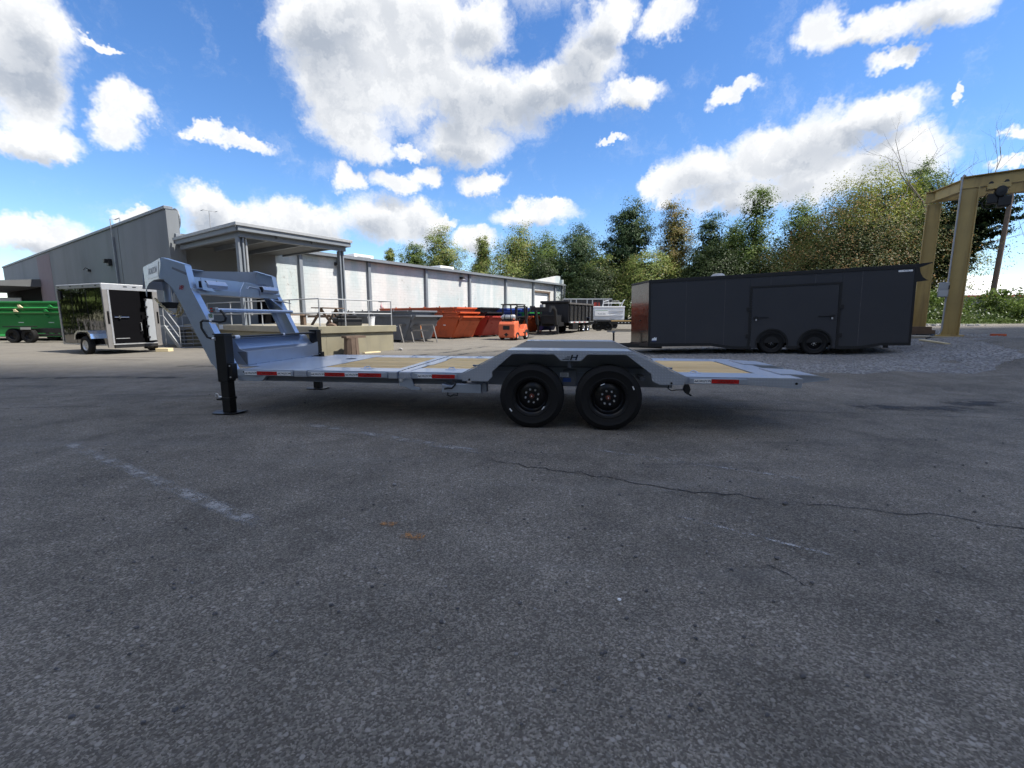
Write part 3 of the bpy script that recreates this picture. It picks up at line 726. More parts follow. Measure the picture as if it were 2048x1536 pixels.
for z in (1.55, 2.07):
    rail([(.12, -3.0, z), (.12, DY + .12, z)]); rail([(.12, DY + .12, z), (DX - .1, DY + .12, z)]); rail([(DX - .1, DY + .12, z), (DX - .1, DY + .9, z)])
for x, y in [(.12, -3.0), (.12, -5.4), (.12, -8.2), (.12, -10.4), (.12, DY + .12), (1.2, DY + .12), (2.3, DY + .12), (DX - .1, DY + .12)]:
    MB().tube([(x, y, 1.06), (x, y, 2.09)], .024, 8).build('rail_post', M['galv'], dk, smooth=True)
# steel stair along the grey side
st = thing('steel_stair', 'galvanised steel stair with handrails beside the loading dock', 'stair', BO, BROT)
bx('landing', M['galv'], st, -1.25, -.1, -1.6, -.45, .93, 1.0)
for i in range(6): bx('tread', M['galv'], st, -1.2, -.15, -1.9 - i * .28, -1.65 - i * .28, .82 - i * .165, .85 - i * .165)
for x in (-1.25, -.12):
    MB().beam((x, -1.6, .95), (x, -3.3, -.05), .05, .2).build('stringer', M['galv'], st)
    MB().tube([(x, -.5, 1.95), (x, -1.6, 1.95), (x, -3.35, .92), (x, -3.35, .0)], .022, 8).build('handrail', M['galv'], st)
    MB().tube([(x, -.5, 1.48), (x, -1.6, 1.48), (x, -3.35, .45)], .02, 8).build('handrail', M['galv'], st)
    for y, z0, z1 in ((-.5, 0, 1.95), (-1.6, 0, 1.95)): MB().tube([(x, y, z0), (x, y, z1)], .022, 8).build('stair_post', M['galv'], st)

def Bw(x, y, z=0):
    c, s = math.cos(BROT), math.sin(BROT); return (BO[0] + c * x - s * y, BO[1] + s * x + c * y, z)

# ------------------------------------------------------------------ wheels
def tyre_profile(Rr, W, rb):
    h = W / 2
    return [(rb, -h * .78), (rb + .012, -h * .88), (rb + .022, -h * .90), (rb + .026, -h * .955), (rb + .034, -h * .955), (rb + .038, -h * .93), (rb + (Rr - rb) * .35, -h * .985), (rb + (Rr - rb) * .60, -h * 1.0), (rb + (Rr - rb) * .62, -h * 1.02), (rb + (Rr - rb) * .66, -h * 1.02), (rb + (Rr - rb) * .68, -h * .985), (Rr - .035, -h * .93), (Rr - .012, -h * .82), (Rr, -h * .70),
            (Rr, -h * .36), (Rr - .008, -h * .35), (Rr - .008, -h * .31), (Rr, -h * .30), (Rr, -.010), (Rr - .008, -.009), (Rr - .008, .009), (Rr, .010), (Rr, h * .30), (Rr - .008, h * .31), (Rr - .008, h * .35), (Rr, h * .36),
            (Rr, h * .70), (Rr - .012, h * .82), (Rr - .035, h * .93), (rb + (Rr - rb) * .62, h), (rb + (Rr - rb) * .35, h * .99), (rb + .012, h * .88), (rb, h * .78)]
WHEEL_CACHE = {}
def wheel(parent, x, y, z, Rr=.397, W=.235, rb=.216, lugs=8, lr=.083, rimm='rim_black', hub='hub_red', out=-1, lugm='zinc', n=40, spokes=0, full=True):
    """axis along local y, outer face towards out*y"""
    wl = empty('wheel', (x, y, z), 0 if out < 0 else math.pi, parent)
    key = (Rr, W, rb, lugs, rimm, hub, n, spokes, full)
    if key not in WHEEL_CACHE:
        h = W / 2
        ty = MB().lathe(tyre_profile(Rr, W, rb), n=n, closed=False).mesh('tyre', True, True); ty.materials.append(M['rubber'])
        prof = [(rb + .006, -h * .84), (rb + .004, -h * .74), (rb - .012, -h * .66), (rb - .018, -h * .30), (rb - .032, -h * .12), (rb * .80, -h * .06), (rb * .66, -h * .16), (lr * 1.35, -h * .26), (lr * .55, -h * .28), (lr * .50, -h * .28), (0.001, -h * .28)]
        if spokes:
            prof = [(rb + .006, -h * .84), (rb - .01, -h * .7), (rb - .02, -h * .45), (rb * .8, -h * .4), (rb * .4, -h * .55), (0.001, -h * .55)]
        rm = MB().lathe(prof, n=n).mesh('rim', True, True); rm.materials.append(M[rimm])
        back = MB().lathe([(rb + .004, -h * .5), (rb + .004, h * .84)], n=n).mesh('rim_barrel', False, True); back.materials.append(M[rimm])
        nuts = []
        if full:
            for k in range(lugs):
                a = 2 * math.pi * (k + .35) / lugs
                q = MB().lathe([(.0001, -.034), (.009, -.034), (.0135, -.024), (.0135, 0)], (lr * math.cos(a), -h * .27, lr * math.sin(a)), 'y', 6)
                me = q.mesh('lug_nut', True); me.materials.append(M[lugm]); nuts.append(me)
            hb = MB().lathe([(.0001, -.058), (.012, -.058), (.013, -.054), (.024, -.050), (.030, -.03), (.032, 0)], (0, -h * .27, 0), 'y', 20).mesh('hub_cap', True, True); hb.materials.append(M[hub])
            hb2 = MB().lathe([(.0001, -.068), (.006, -.066), (.009, -.058)], (0, -h * .27, 0), 'y', 10).mesh('grease_cap', True, True); hb2.materials.append(M['zinc'])
            nuts += [hb, hb2]
        WHEEL_CACHE[key] = [ty, rm, back] + nuts
    for me in WHEEL_CACHE[key]: link(bpy.data.objects.new(me.name.split('.')[0], me), wl)
    return wl

# ------------------------------------------------------------------ the silver gooseneck tilt trailer
# local x runs from the gooseneck to the ramps, y from the near side to the far side
tr = thing('gooseneck_trailer', 'silver tandem axle gooseneck flatbed trailer with wood deck and drive-over fenders', 'trailer', (-3.66, 6.07, 0), R(-7.8))
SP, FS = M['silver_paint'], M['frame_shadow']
ZD = .662; WT = 2.46
def part(name, mat, *a, bev=.004, parent=None): return bx(name, mat, parent or tr, *a, bev=bev)
# front deck: steel plate, rub rails, main beams
part('front_plate', SP, -.05, .93, .03, WT - .03, ZD - .012, ZD); part('front_plate', SP, -.40, -.051, .40, WT - .40, ZD - .012, ZD)
part('plate_lap', SP, .50, .94, .04, WT - .04, ZD + .001, ZD + .006, bev=.002)
for nm, x0, x1 in (('front_side_rail', -.055, 2.185), ('mid_side_rail', 2.215, 3.07), ('rear_side_rail', 5.79, 6.50)):
    for y0, y1, s in ((0, .055, 1), (WT - .055, WT, -1)):
        part(nm, SP, x0, x1, y0, y1, .575, ZD + .004)
# flat bar rub rails proud of the side rails, with stake spacers
for x0, x1, nm in ((.0, .72, 'rub_rail'), (.93, 2.05, 'rub_rail'), (2.42, 2.99, 'rub_rail'), (5.83, 6.48, 'rub_rail')):
    part(nm, SP, x0, x1, -.026, -.014, .584, .648, bev=.003)
    part(nm, SP, x0, x1, WT + .014, WT + .026, .584, .648, bev=.003)
    k = x0 + .06
    while k < x1:
        part('rail_spacer', SP, k - .03, k + .03, -.0135, -.001, .60, .635, bev=0); k += .42
for x0, x1 in ((.735, .915), (2.065, 2.185), (2.215, 2.37)):
    part('tread_pad', M['tread_plate'], x0, x1, -.022, -.001, .574, .656, bev=.002)
# deck edge plates either side of the planks
part('edge_plate', SP, .945, 2.19, .056, .40, ZD - .010, ZD + .001); part('edge_plate', SP, .945, 2.19, 2.06, WT - .056, ZD - .010, ZD + .001)
part('edge_plate', SP, 2.34, 3.08, .056, .46, ZD - .010, ZD + .001); part('edge_plate', SP, 2.34, 3.08, 2.06, WT - .056, ZD - .010, ZD + .001)
part('edge_plate', SP, 5.78, 6.74, .056, .45, ZD - .010, ZD + .001); part('edge_plate', SP, 5.78, 6.74, 2.07, WT - .056, ZD - .010, ZD + .001)
part('centre_deck_side', SP, 3.081, 5.779, .32, .46, ZD - .012, ZD - .001); part('centre_deck_side', SP, 3.081, 5.779, 2.06, 2.14, ZD - .012, ZD - .001)
def planks(x0, x1, y0, y1, n):
    w = (y1 - y0) / n
    for k in range(n):
        dz = random.uniform(-.002, .002)
        MB().box(x0 + random.uniform(0, .004), x1 - random.uniform(0, .004), y0 + k * w + .007, y0 + (k + 1) * w - .007, ZD - .036 + dz, ZD + .002 + dz).build('plank', M['deck_wood'], tr, bev=.004)
planks(.945, 2.08, .405, 2.055, 9); planks(2.36, 5.775, .465, 2.055, 9); planks(5.785, 6.70, .455, 2.065, 9)
for x0, x1 in ((2.085, 2.185), (2.215, 2.335)): part('hinge_plate', SP, x0, x1, .05, WT - .05, ZD - .008, ZD + .005)
for k in range(11): part('hinge_slot', M['void_black'], 2.19, 2.212, .14 + k * .21, .25 + k * .21, ZD - .012, ZD + .0035, bev=0)
MB().prism([(2.335, .75), (2.335, 1.7), (2.40, 1.6), (2.40, .85)], ZD + .004, ZD + .010, 'z').build('latch_plate', SP, tr)
for x, y in ((1.62, .30), (1.62, 2.17), (2.82, .33), (2.82, 2.17), (5.98, .36), (5.98, 2.18)):
    dr = part('tie_down', SP, x - .075, x + .075, y - .05, y + .05, ZD + .001, ZD + .007, bev=.003)
    MB().torus(Matrix.Translation((x, y, ZD + .010)) @ Matrix.Rotation(R(22), 4, 'X'), .042, .007, 14, 6).build('d_ring', SP, dr, smooth=True)
# recessed pocket in the front plate, hinge line of the box lid
MB().lathe([(.0, .002), (.075, .002), (.085, .008), (.095, .002)], (.70, 1.62, ZD + .004), 'z', 20).build('chain_pocket', FS, tr)
for k in range(6): part('hinge', SP, -.345, -.325, .66 + k * .29, .72 + k * .29, ZD + .0005, ZD + .016, bev=.003)
# frame beams
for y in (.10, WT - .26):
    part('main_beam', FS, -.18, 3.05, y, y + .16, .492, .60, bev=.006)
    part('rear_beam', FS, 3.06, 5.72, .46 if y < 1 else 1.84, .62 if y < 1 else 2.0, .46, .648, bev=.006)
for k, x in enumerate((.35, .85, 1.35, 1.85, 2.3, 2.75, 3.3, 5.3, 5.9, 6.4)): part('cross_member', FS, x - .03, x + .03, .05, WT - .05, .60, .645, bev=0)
MB().prism([(-.14, .497), (.22, .497), (.30, .574), (-.14, .574)], .02, .09).build('corner_gusset', SP, tr, bev=.004)
part('corner_gusset', SP, -.14, -.05, .02, .09, .497, .66)
part('fastener', M['black_satin'], -.035, -.017, -.008, .0, .615, .635)
# pivot latch and hydraulic valve box under the split
MB().prism([(2.18, .60), (2.20, .47), (2.28, .46), (2.36, .425), (2.48, .425), (2.48, .45), (2.40, .47), (2.36, .60)], .02, .045).build('latch_bracket', SP, tr, bev=.003)
MB().lathe([(.0001, -.035), (.020, -.035), (.028, -.025), (.028, 0)], (2.235, .02, .555), 'y', 16).build('latch_knob', M['zinc'], tr, smooth=True)
tb = MB().prism([(2.79, .41), (3.30, .41), (3.30, .525), (2.96, .525), (2.92, .495), (2.79, .52)], -.04, .10).build('valve_box', SP, tr, bev=.004)
MB().tube([(2.83, -.06, .46), (2.88, -.07, .47), (2.93, -.07, .47), (2.97, -.05, .52), (2.93, 0, .56)], .012, 8).build('valve_handle', M['black_satin'], tb, smooth=True)
MB().tube([(2.86, 0, .42), (2.86, -.03, .375), (2.90, -.03, .36), (2.94, -.03, .38), (2.99, -.03, .372), (2.99, -.02, .41)], .011, 8).build('hose', M['black_satin'], tb, smooth=True)
part('side_bracket', FS, 3.31, 3.37, -.02, .1, .42, .54, bev=.003)
MB().beam((2.42, .5, .55), (2.47, .5, .44), .06, .02).beam((2.52, .5, .55), (2.55, .5, .44), .06, .02).build('cylinder_mount', FS, tr)

# drive-over fenders: top plates and cut-out skirts in tread plate
YF = -.155
skirt = [(3.07, .655), (3.09, .578), (3.41, .578), (3.47, .64), (3.47, .705), (3.715, .922), (4.225, .922), (4.305, .846), (4.545, .846), (4.622, .924), (5.075, .924), (5.365, .705), (5.38, .622), (5.47, .578), (5.74, .578), (5.765, .655), (5.755, .668), (5.13, .958), (3.655, .958), (3.10, .668)]
for side, ya, yb in (('near', YF, YF + .012), ('far', WT - YF - .012, WT - YF)):
    fd = MB().prism(skirt, ya, yb).build('fender', M['tread_plate'], tr, bev=.002)
    y0, y1 = (YF + .001, .33) if side == 'near' else (2.13, WT - YF - .001)
    MB().plate([(3.08, y0, .672), (3.655, y0, .964), (3.655, y1, .964), (3.08, y1, .672)], .010).plate([(3.655, y0, .964), (5.13, y0, .964), (5.13, y1, .964), (3.655, y1, .964)], .010).plate([(5.13, y0, .964), (5.77, y0, .672), (5.77, y1, .672), (5.13, y1, .964)], .010).build('fender_top', M['tread_plate'], fd)
    yi = .325 if side == 'near' else 2.135
    MB().prism([(3.10, .655), (5.75, .655), (5.125, .957), (3.66, .957)], yi - .006, yi + .006).build('fender_inner', M['well_paint'], fd)
    ye = YF if side == 'near' else WT - YF
    for x in (3.18, 5.60):
        MB().lathe([(.0001, -.012), (.011, -.012), (.013, 0)], (x, ye, .60), 'y', 12).build('marker_light', M['black_satin'], fd)
# wheel-well backing, axle centre hanger, stickers
part('well_panel', M['well_paint'], 3.10, 5.72, .335, .35, .47, .66); 
part('well_lip', FS, 3.12, 5.70, .30, .334, .715, .735, bev=0)
part('hanger', FS, 4.33, 4.50, .26, .33, .475, .69)
MB().cyl((4.415, -.02, .83), (4.415, -.02, .755), .034, .026, 14).build('grease_boot', FS, tr, smooth=True)
part('spec_sticker', M['decal_white'], 4.29, 4.40, .252, .258, .60, .655, bev=0)
for k in range(5): part('sticker_print', M['decal_ink'], 4.305, 4.385, .2505, .2515, .608 + k * .009, .611 + k * .009, bev=0)
part('spec_sticker', M['decal_blue'], 4.33, 4.43, .252, .258, .535, .585, bev=0)
for x in (3.955, 4.885): MB().cyl((x, .10, .397), (x, WT - .10, .397), .05, n=12).build('axle', M['black_satin'], tr)
for x in (3.955, 4.885):
    wheel(tr, x, -.145 + .1175, .397); wheel(tr, x, WT + .145 - .1175, .397, out=1)
# chalk marks and valve stems on the near tyres
for x, dx, dz, a in ((3.955, -.255, -.17, -52), (4.885, .285, .135, -63)):
    MB().beam((x + dx - .022 * math.cos(R(a)), -.150, .397 + dz - .022 * math.sin(R(a))), (x + dx + .022 * math.cos(R(a)), -.150, .397 + dz + .022 * math.sin(R(a))), .004, .014, up=(math.sin(R(a)), 0, -math.cos(R(a)))).build('tyre_mark', M['decal_white'], tr)
for x, dx, dz, a in ((3.955, .145, -.135, 52), (4.885, -.075, .17, 25)):
    MB().beam((x + dx - .024 * math.cos(R(a)), -.148, .397 + dz - .024 * math.sin(R(a))), (x + dx + .024 * math.cos(R(a)), -.148, .397 + dz + .024 * math.sin(R(a))), .004, .010, up=(math.sin(R(a)), 0, -math.cos(R(a)))).build('tyre_mark', M['decal_white'], tr)

# fender emblem: slanted capital H with three speed lines
em = MB()
def para(x0, x1, z0, z1, sh): return [(x0, z0), (x1, z0), (x1 + sh, z1), (x0 + sh, z1)]
for p in (para(4.415, 4.435, .856, .922, .02), para(4.475, 4.495, .856, .922, .02), para(4.43, 4.49, .884, .898, .004), para(4.325, 4.408, .858, .868, .003), para(4.352, 4.412, .876, .885, .003), para(4.378, 4.416, .892, .900, .003)):
    em.prism(p, YF - .003, YF - .0005)
em.build('emblem', M['decal_ink'], tr)

# reflective side tape with maker lettering
TY = -.0285
def tape(x0, x1, red):
    o = bx('side_tape', M['decal_red' if red else 'decal_white'], tr, x0, x1, TY, TY + .002, .589, .638)
    text_part('HORIZON', .040 if red else .036, M['decal_darkred' if red else 'decal_ink'], o, face_y((x0 + x1) / 2, TY - .0006, .6135), .45, sx=1.15 if not red else 1.0)
    if not red:
        MB().prism(para(x0 + .008, x0 + .030, .604, .609, .01), TY - .0012, TY - .0004).prism(para(x1 - .034, x1 - .010, .618, .624, .012), TY - .0012, TY - .0004).build('lettering', M['decal_ink'], o)
for a, b, r in ((.008, .19, 0), (.19, .49, 1), (.49, .69, 0), (.985, 1.175, 0), (1.175, 1.465, 1), (1.465, 1.65, 0), (1.65, 1.97, 1), (2.465, 2.655, 0), (2.655, 2.96, 1), (5.885, 6.08, 0), (6.08, 6.39, 1)): tape(a, b, r)

# tail: side plates, tread deck and the two flip-over ramps
for ya, yb in ((0, .014), (WT - .014, WT)):
    MB().prism([(6.46, .575), (7.06, .540), (7.09, .55), (7.10, .655), (7.09, .666), (6.46, .666)], ya, yb).build('tail_plate', M['tread_plate'], tr, bev=.003)
MB().lathe([(.0001, -.012), (.012, -.012), (.015, 0)], (7.03, 0, .60), 'y', 14).build('marker_light', M['black_satin'], tr)
part('tail_deck', M['tread_deck'], 6.745, 7.085, .014, WT - .014, ZD - .010, ZD + .002, bev=.003)
part('deck_gap', M['void_black'], 6.702, 6.743, .06, WT - .06, ZD - .03, ZD - .02, bev=0)
part('tail_crossbar', SP, 7.02, 7.085, .02, WT - .02, .55, ZD - .011)
for y0 in (.30, 1.50):
    rp = MB().plate([(6.98, y0, ZD + .012), (7.40, y0, ZD - .005), (7.40, y0 + .66, ZD - .005), (6.98, y0 + .66, ZD + .012)], .014).plate([(7.40, y0, ZD - .005), (7.56, y0 + .05, ZD - .045), (7.56, y0 + .62, ZD - .045), (7.40, y0 + .66, ZD - .005)], .012).build('ramp', M['tread_deck'], tr)
    for y in (y0 + .02, y0 + .62): MB().prism([(7.09, ZD - .01), (7.40, ZD - .014), (7.555, ZD - .052), (7.10, ZD - .115)], y, y + .012).build('ramp_gusset', SP, rp)
MB().tube([(7.06, .05, .62), (7.06, WT - .05, .62)], .016, 8).build('ramp_pin', M['zinc'], tr)
# breakaway lead and hitch pin under the tail
MB().tube([(5.61, .02, .56), (5.60, .02, .51), (5.64, .02, .485), (5.70, .02, .495), (5.80, .02, .50)], .007, 6).build('brake_line', M['black_satin'], tr, smooth=True)
MB().prism([(5.79, .565), (5.84, .565), (5.86, .50), (5.845, .46), (5.885, .43), (5.86, .425), (5.80, .46), (5.775, .50)], .0, .05).build('ramp_latch', M['black_satin'], tr, bev=.003)

# gooseneck: two side legs, wedge nose, cross tubes
leg = [(-1.36, 2.20), (-1.01, 2.10), (-.955, 1.78), (-.63, 1.11), (-.36, .56), (-.62, .56), (-.72, .70), (-1.02, 1.36), (-1.17, 1.68), (-1.26, 1.83), (-1.35, 1.90), (-1.44, 1.915)]
for y0, y1, yi in ((.25, .262, .36), (2.198, 2.21, 2.10)):
    lg = MB().prism(leg, y0, y1).build('neck_leg', SP, tr, bev=.002)
    ya, yb = min(y0, yi), max(y1, yi)
    MB().plate([(-1.36, ya, 2.203), (-1.01, ya, 2.103), (-1.01, yb, 2.103), (-1.36, yb, 2.203)], .012).build('top_flange', SP, lg)
    MB().plate([(-1.008, ya, 2.098), (-.952, ya, 1.78), (-.952, yb, 1.78), (-1.008, yb, 2.098)], .012).plate([(-.952, ya, 1.78), (-.626, ya, 1.105), (-.626, yb, 1.105), (-.952, yb, 1.78)], .012).plate([(-.626, ya, 1.105), (-.356, ya, .57), (-.356, yb, .57), (-.626, yb, 1.105)], .012).build('rear_flange', SP, lg)
    MB().plate([(-.725, ya, .695), (-1.025, ya, 1.355), (-1.025, yb, 1.355), (-.725, yb, .695)], .012).plate([(-1.025, ya, 1.355), (-1.175, ya, 1.675), (-1.175, yb, 1.675), (-1.025, yb, 1.355)], .012).plate([(-1.175, ya, 1.675), (-1.265, ya, 1.825), (-1.265, yb, 1.825), (-1.175, yb, 1.675)], .012).plate([(-1.265, ya, 1.825), (-1.355, ya, 1.895), (-1.355, yb, 1.895), (-1.265, yb, 1.825)], .012).build('front_flange', SP, lg)
# wedge side plates towards the coupler, with arched lower edge
def wedge(sy):
    def P(f, z):   # f 0 at the leg peak, 1 at the nose
        x = -1.38 + (-2.46 + 1.38) * f; y = .256 + (1.00 - .256) * f
        if sy < 0: y = WT - y
        return (x, y, z)
    low = [(1., 1.70), (.97, 1.80), (.85, 1.865), (.70, 1.905), (.5, 1.925), (.3, 1.925), (.12, 1.918), (0, 1.905)]
    return MB().plate([P(0, 2.20), P(1, 2.16)] + [P(f, z) for f, z in low], .012)
wn = wedge(1).build('nose_plate', SP, tr); wedge(-1).build('nose_plate', SP, tr)
MB().plate([(-2.46, 1.0, 2.165), (-2.46, 1.46, 2.165), (-2.56, 1.42, 1.83), (-2.56, 1.04, 1.83)], .012).build('nose_front', SP, tr)
MB().plate([(-2.05, .72, 2.182), (-2.05, 1.74, 2.182), (-2.46, 1.46, 2.168), (-2.46, 1.0, 2.168)], .012).build('nose_top', SP, tr)
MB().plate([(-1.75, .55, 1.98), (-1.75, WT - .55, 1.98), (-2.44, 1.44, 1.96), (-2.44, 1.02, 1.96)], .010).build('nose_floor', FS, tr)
cpl = MB().cyl((-2.30, 1.23, 1.95), (-2.30, 1.23, 1.60), .055, n=18).build('coupler_tube', SP, tr, smooth=True)
MB().box(-2.40, -2.20, 1.13, 1.33, 1.52, 1.62).build('coupler', M['black_paint'], cpl, bev=.01)
# big cross tube between the legs with winch tray, lights and handle plate
MB().plate([(-1.22, .262, 1.97), (-1.20, .262, 1.736), (-1.20, 2.198, 1.736), (-1.22, 2.198, 1.97)], .012).build('neck_cross_plate', SP, tr)
MB().box(-1.20, -.93, .262, 2.198, 1.70, 1.735).build('neck_tray', SP, tr, bev=.004)
MB().box(-.94, -.925, .262, 2.198, 1.70, 1.78).build('neck_tray_lip', SP, tr, bev=.003)
for y in (.62, 1.82):
    b_ = MB().prism([(-1.0, 1.79), (-.86, 1.79), (-.84, 1.84), (-.88, 1.90), (-1.0, 1.90)], y - .16, y + .22).build('light_box', SP, tr, bev=.006)
    bx('end_cap', M['black_satin'], b_, -.99, -.87, y - .172, y - .161, 1.80, 1.89)
    bx('bolt', M['zinc'], b_, -.90, -.88, y + .05, y + .08, 1.901, 1.912)
MB().prism([(1.15, 1.70), (1.18, 1.80), (1.28, 1.94), (1.62, 1.90), (1.70, 1.70)], -.922, -.912, 'x').build('handle_plate', SP, tr, bev=.002)
MB().tube([(-.905, 1.33, 1.83), (-.895, 1.36, 1.87), (-.895, 1.60, 1.855), (-.895, 1.625, 1.82), (-.905, 1.63, 1.73)], .009, 8).build('grab_handle', SP, tr, smooth=True)
MB().cyl((-.66, .36, 1.47), (-.66, 2.10, 1.47), .03, n=14).build('step_bar', SP, tr, smooth=True)
MB().plate([(-.86, .37, 1.76), (-.86, .60, 1.74), (-.88, .37, 1.93)], .01).plate([(-.88, 2.09, 1.66), (-.9, 1.85, 1.70), (-.75, 2.09, 1.45)], .01).build('corner_brace', SP, tr)
MB().plate([(-1.0, 2.196, 1.70), (-.72, 2.196, 1.62), (-.98, 1.72, 1.70)], .01).build('corner_brace', FS, tr)
# storage box between the legs, crank shaft across
MB().prism([(-.36, ZD + .001), (-.36, .86), (-.46, .90), (-.56, 1.045), (-.66, 1.06), (-.72, .80), (-.72, ZD + .001)], .50, 2.34, 'y').build('storage_box', SP, tr, bev=.006)
MB().box(-.62, -.44, .37, 2.20, 1.062, 1.082).build('box_lid', SP, tr, bev=.004)
MB().plate([(-.355, .50, .86), (-.355, 2.36, .86), (-.352, 2.36, .665), (-.352, .50, .665)], .006).prism([(.50, .86), (1.25, .86), (1.30, .838), (1.36, .838), (1.95, .838), (2.0, .86), (2.36, .92), (2.36, .665), (.50, .665)], -.350, -.344, 'x').build('box_face', SP, tr)
MB().prism([(-.36, .86), (-.50, .86), (-.36, .665)], .492, .5).build('box_gusset', FS, tr)
MB().cyl((-.40, .28, 1.085), (-.40, 2.42, 1.085), .018, n=12).build('crank_shaft', M['black_paint'], tr, smooth=True)
MB().cyl((-.40, .33, 1.085), (-.40, .42, 1.085), .028, n=12).cyl((-.40, 1.42, 1.085), (-.40, 1.46, 1.085), .024, n=12).build('shaft_coupling', M['zinc'], tr, smooth=True)
# landing jacks
for y, lab in ((.17, 1), (WT - .02, 0)):
    jk = MB().box(-.52, -.36, y - .075, y + .085, .46, 1.125).build('jack', M['black_paint'], tr, bev=.012)
    bx('drop_leg', M['black_paint'], jk, -.503, -.377, y - .058, y + .068, .02, .459, bev=.008)
    bx('jack_collar', M['black_paint'], jk, -.512, -.368, y - .067, y + .077, .20, .235, bev=.004)
    MB().plate([(-.60, y - .14, .012), (-.28, y - .14, .012), (-.22, y, .03), (-.28, y + .15, .012), (-.60, y + .15, .012), (-.66, y, .03)], .010).build('jack_foot', M['black_paint'], jk)
    bx('jack_flange', M['black_paint'], jk, -.359, -.30, y - .05, y + .05, .50, .72, bev=.004)
    for z in (.53, .69): MB().cyl((-.33, y - .052, z), (-.33, y - .062, z), .009, n=8).build('bolt', M['zinc'], jk)
    bx('jack_cap', M['black_paint'], jk, -.53, -.35, y - .085, y + .095, 1.126, 1.14, bev=.003)
MB().box(-.60, -.505, .13, .19, .19, .215).build('drop_pin_bracket', M['black_paint'], tr)
MB().cyl((-.505, .16, .23), (-.58, .16, .235), .014, n=10).tube([(-.58, .16, .235), (-.60, .16, .275), (-.625, .16, .285), (-.64, .16, .26), (-.635, .16, .235)], .007, 8).build('drop_pin', M['zinc'], tr, smooth=True)
# crank handle on the near jack
MB().tube([(-.54, .10, 1.07), (-.60, .08, 1.09), (-.66, .06, 1.22), (-.66, .06, 1.30), (-.62, .06, 1.325), (-.50, .05, 1.315)], .016, 10).build('crank_arm', M['black_paint'], tr, smooth=True)
MB().tube([(-.50, .05, 1.315), (-.46, .04, 1.315)], .022, 10).build('crank_collar', M['zinc'], tr, smooth=True)
MB().tube([(-.46, .04, 1.315), (-.33, .03, 1.305), (-.26, .03, 1.32), (-.245, .03, 1.36), (-.28, .03, 1.42), (-.32, .03, 1.46)], .017, 10).build('crank_handle', M['black_paint'], tr, smooth=True)
MB().cyl((-.53, .09, 1.07), (-.49, .09, 1.07), .022, n=10).build('crank_pivot', M['zinc'], tr, smooth=True)
# stickers on the near leg and the maker plate on the wedge
def leg_sticker(x0, x1, z0, z1, m, nm='leg_sticker'): return bx(nm, M[m], tr, x0, x1, .246, .2485, z0, z1)
leg_sticker(-.705, -.625, 1.335, 1.42, 'decal_white'); leg_sticker(-.70, -.635, 1.36, 1.415, 'decal_green')
leg_sticker(-.665, -.60, 1.275, 1.325, 'decal_white'); leg_sticker(-.55, -.49, 1.20, 1.26, 'decal_white'); leg_sticker(-.60, -.565, 1.275, 1.325, 'alu')
for k, (x, z) in enumerate(((-.71, 1.46), (-.665, 1.48), (-.62, 1.49), (-.58, 1.49), (-.66, 1.445), (-.60, 1.445))): leg_sticker(x, x + .035, z, z + .016, ('decal_white', 'decal_red', 'alu')[k % 3])
for zz, xx in ((1.80, -1.08), (1.77, -1.09)): text_part('HD', .045, M['decal_red'], tr, face_y(xx, .2465, zz))
MB().prism([(-1.20, 2.075), (-.98, 1.99), (-.985, 1.955), (-1.205, 2.045)], .2455, .2485).build('leg_vent', M['frame_shadow'], tr)
wx = Vector((-2.46 + 1.38, 1.00 - .256, 0)).normalized()
wnorm = Vector((wx.y, -wx.x, 0)); wnorm = -wnorm if wnorm.y > 0 else wnorm
ctr = Vector((-1.38, .256, 0)) + wx * .62 + wnorm * .008
Mw = Matrix.Translation((ctr.x, ctr.y, 2.06)) @ Matrix(((-wx.x, 0, wnorm.x, 0), (-wx.y, 0, wnorm.y, 0), (0, 1, 0, 0), (0, 0, 0, 1)))
pl = MB().prism([(-.40, -.10), (.40, -.10), (.50, .10), (-.32, .10)], 0, .002, 'z'); me_ = pl.mesh('maker_plate'); me_.transform(Mw); me_.materials.append(M['decal_white'])
plo = link(bpy.data.objects.new('maker_plate', me_), tr)
text_part('HORIZON', .125, M['grey_steel'], plo, Mw @ Matrix.Translation((.03, 0, .003)), .35, sx=1.1)
# safety chains gathered in a hook
def chain(pts, mb):
    P = [Vector(p) for p in pts]; L = [0]
    for a, b in zip(P, P[1:]): L.append(L[-1] + (b - a).length)
    d = 0; k = 0
    while d < L[-1]:
        i = max(j for j in range(len(L)) if L[j] <= d); i = min(i, len(P) - 2)
        f = (d - L[i]) / max(1e-6, L[i + 1] - L[i]); p = P[i].lerp(P[i + 1], f); t_ = (P[i + 1] - P[i]).normalized()
        Q = t_.to_track_quat('X', 'Z').to_matrix().to_4x4()
        mb.torus(Matrix.Translation(p) @ Q @ Matrix.Rotation(R(90 * (k % 2)), 4, 'X'), .021, .0085, 8, 5, 1.4); d += .042; k += 1
def sag(a, b, drop, n=10): return [tuple(Vector(a).lerp(Vector(b), i / n) - Vector((0, 0, drop * 4 * (i / n) * (1 - i / n)))) for i in range(n + 1)]
for nm, a, b, drop in (('safety_chain', (-1.75, .95, 1.86), (-2.02, 1.05, 1.41), .10), ('safety_chain', (-1.55, .85, 1.86), (-2.0, 1.03, 1.40), .16)):
    mb = MB(); chain(sag(a, b, drop), mb); mb.build(nm, M['gold_chain'], tr, smooth=True, recalc=False)
mb = MB(); chain(sag((-2.42, 1.12, 1.66), (-2.03, 1.05, 1.41), .03), mb); mb.build('safety_chain', M['gold_chain'], tr, smooth=True, recalc=False)
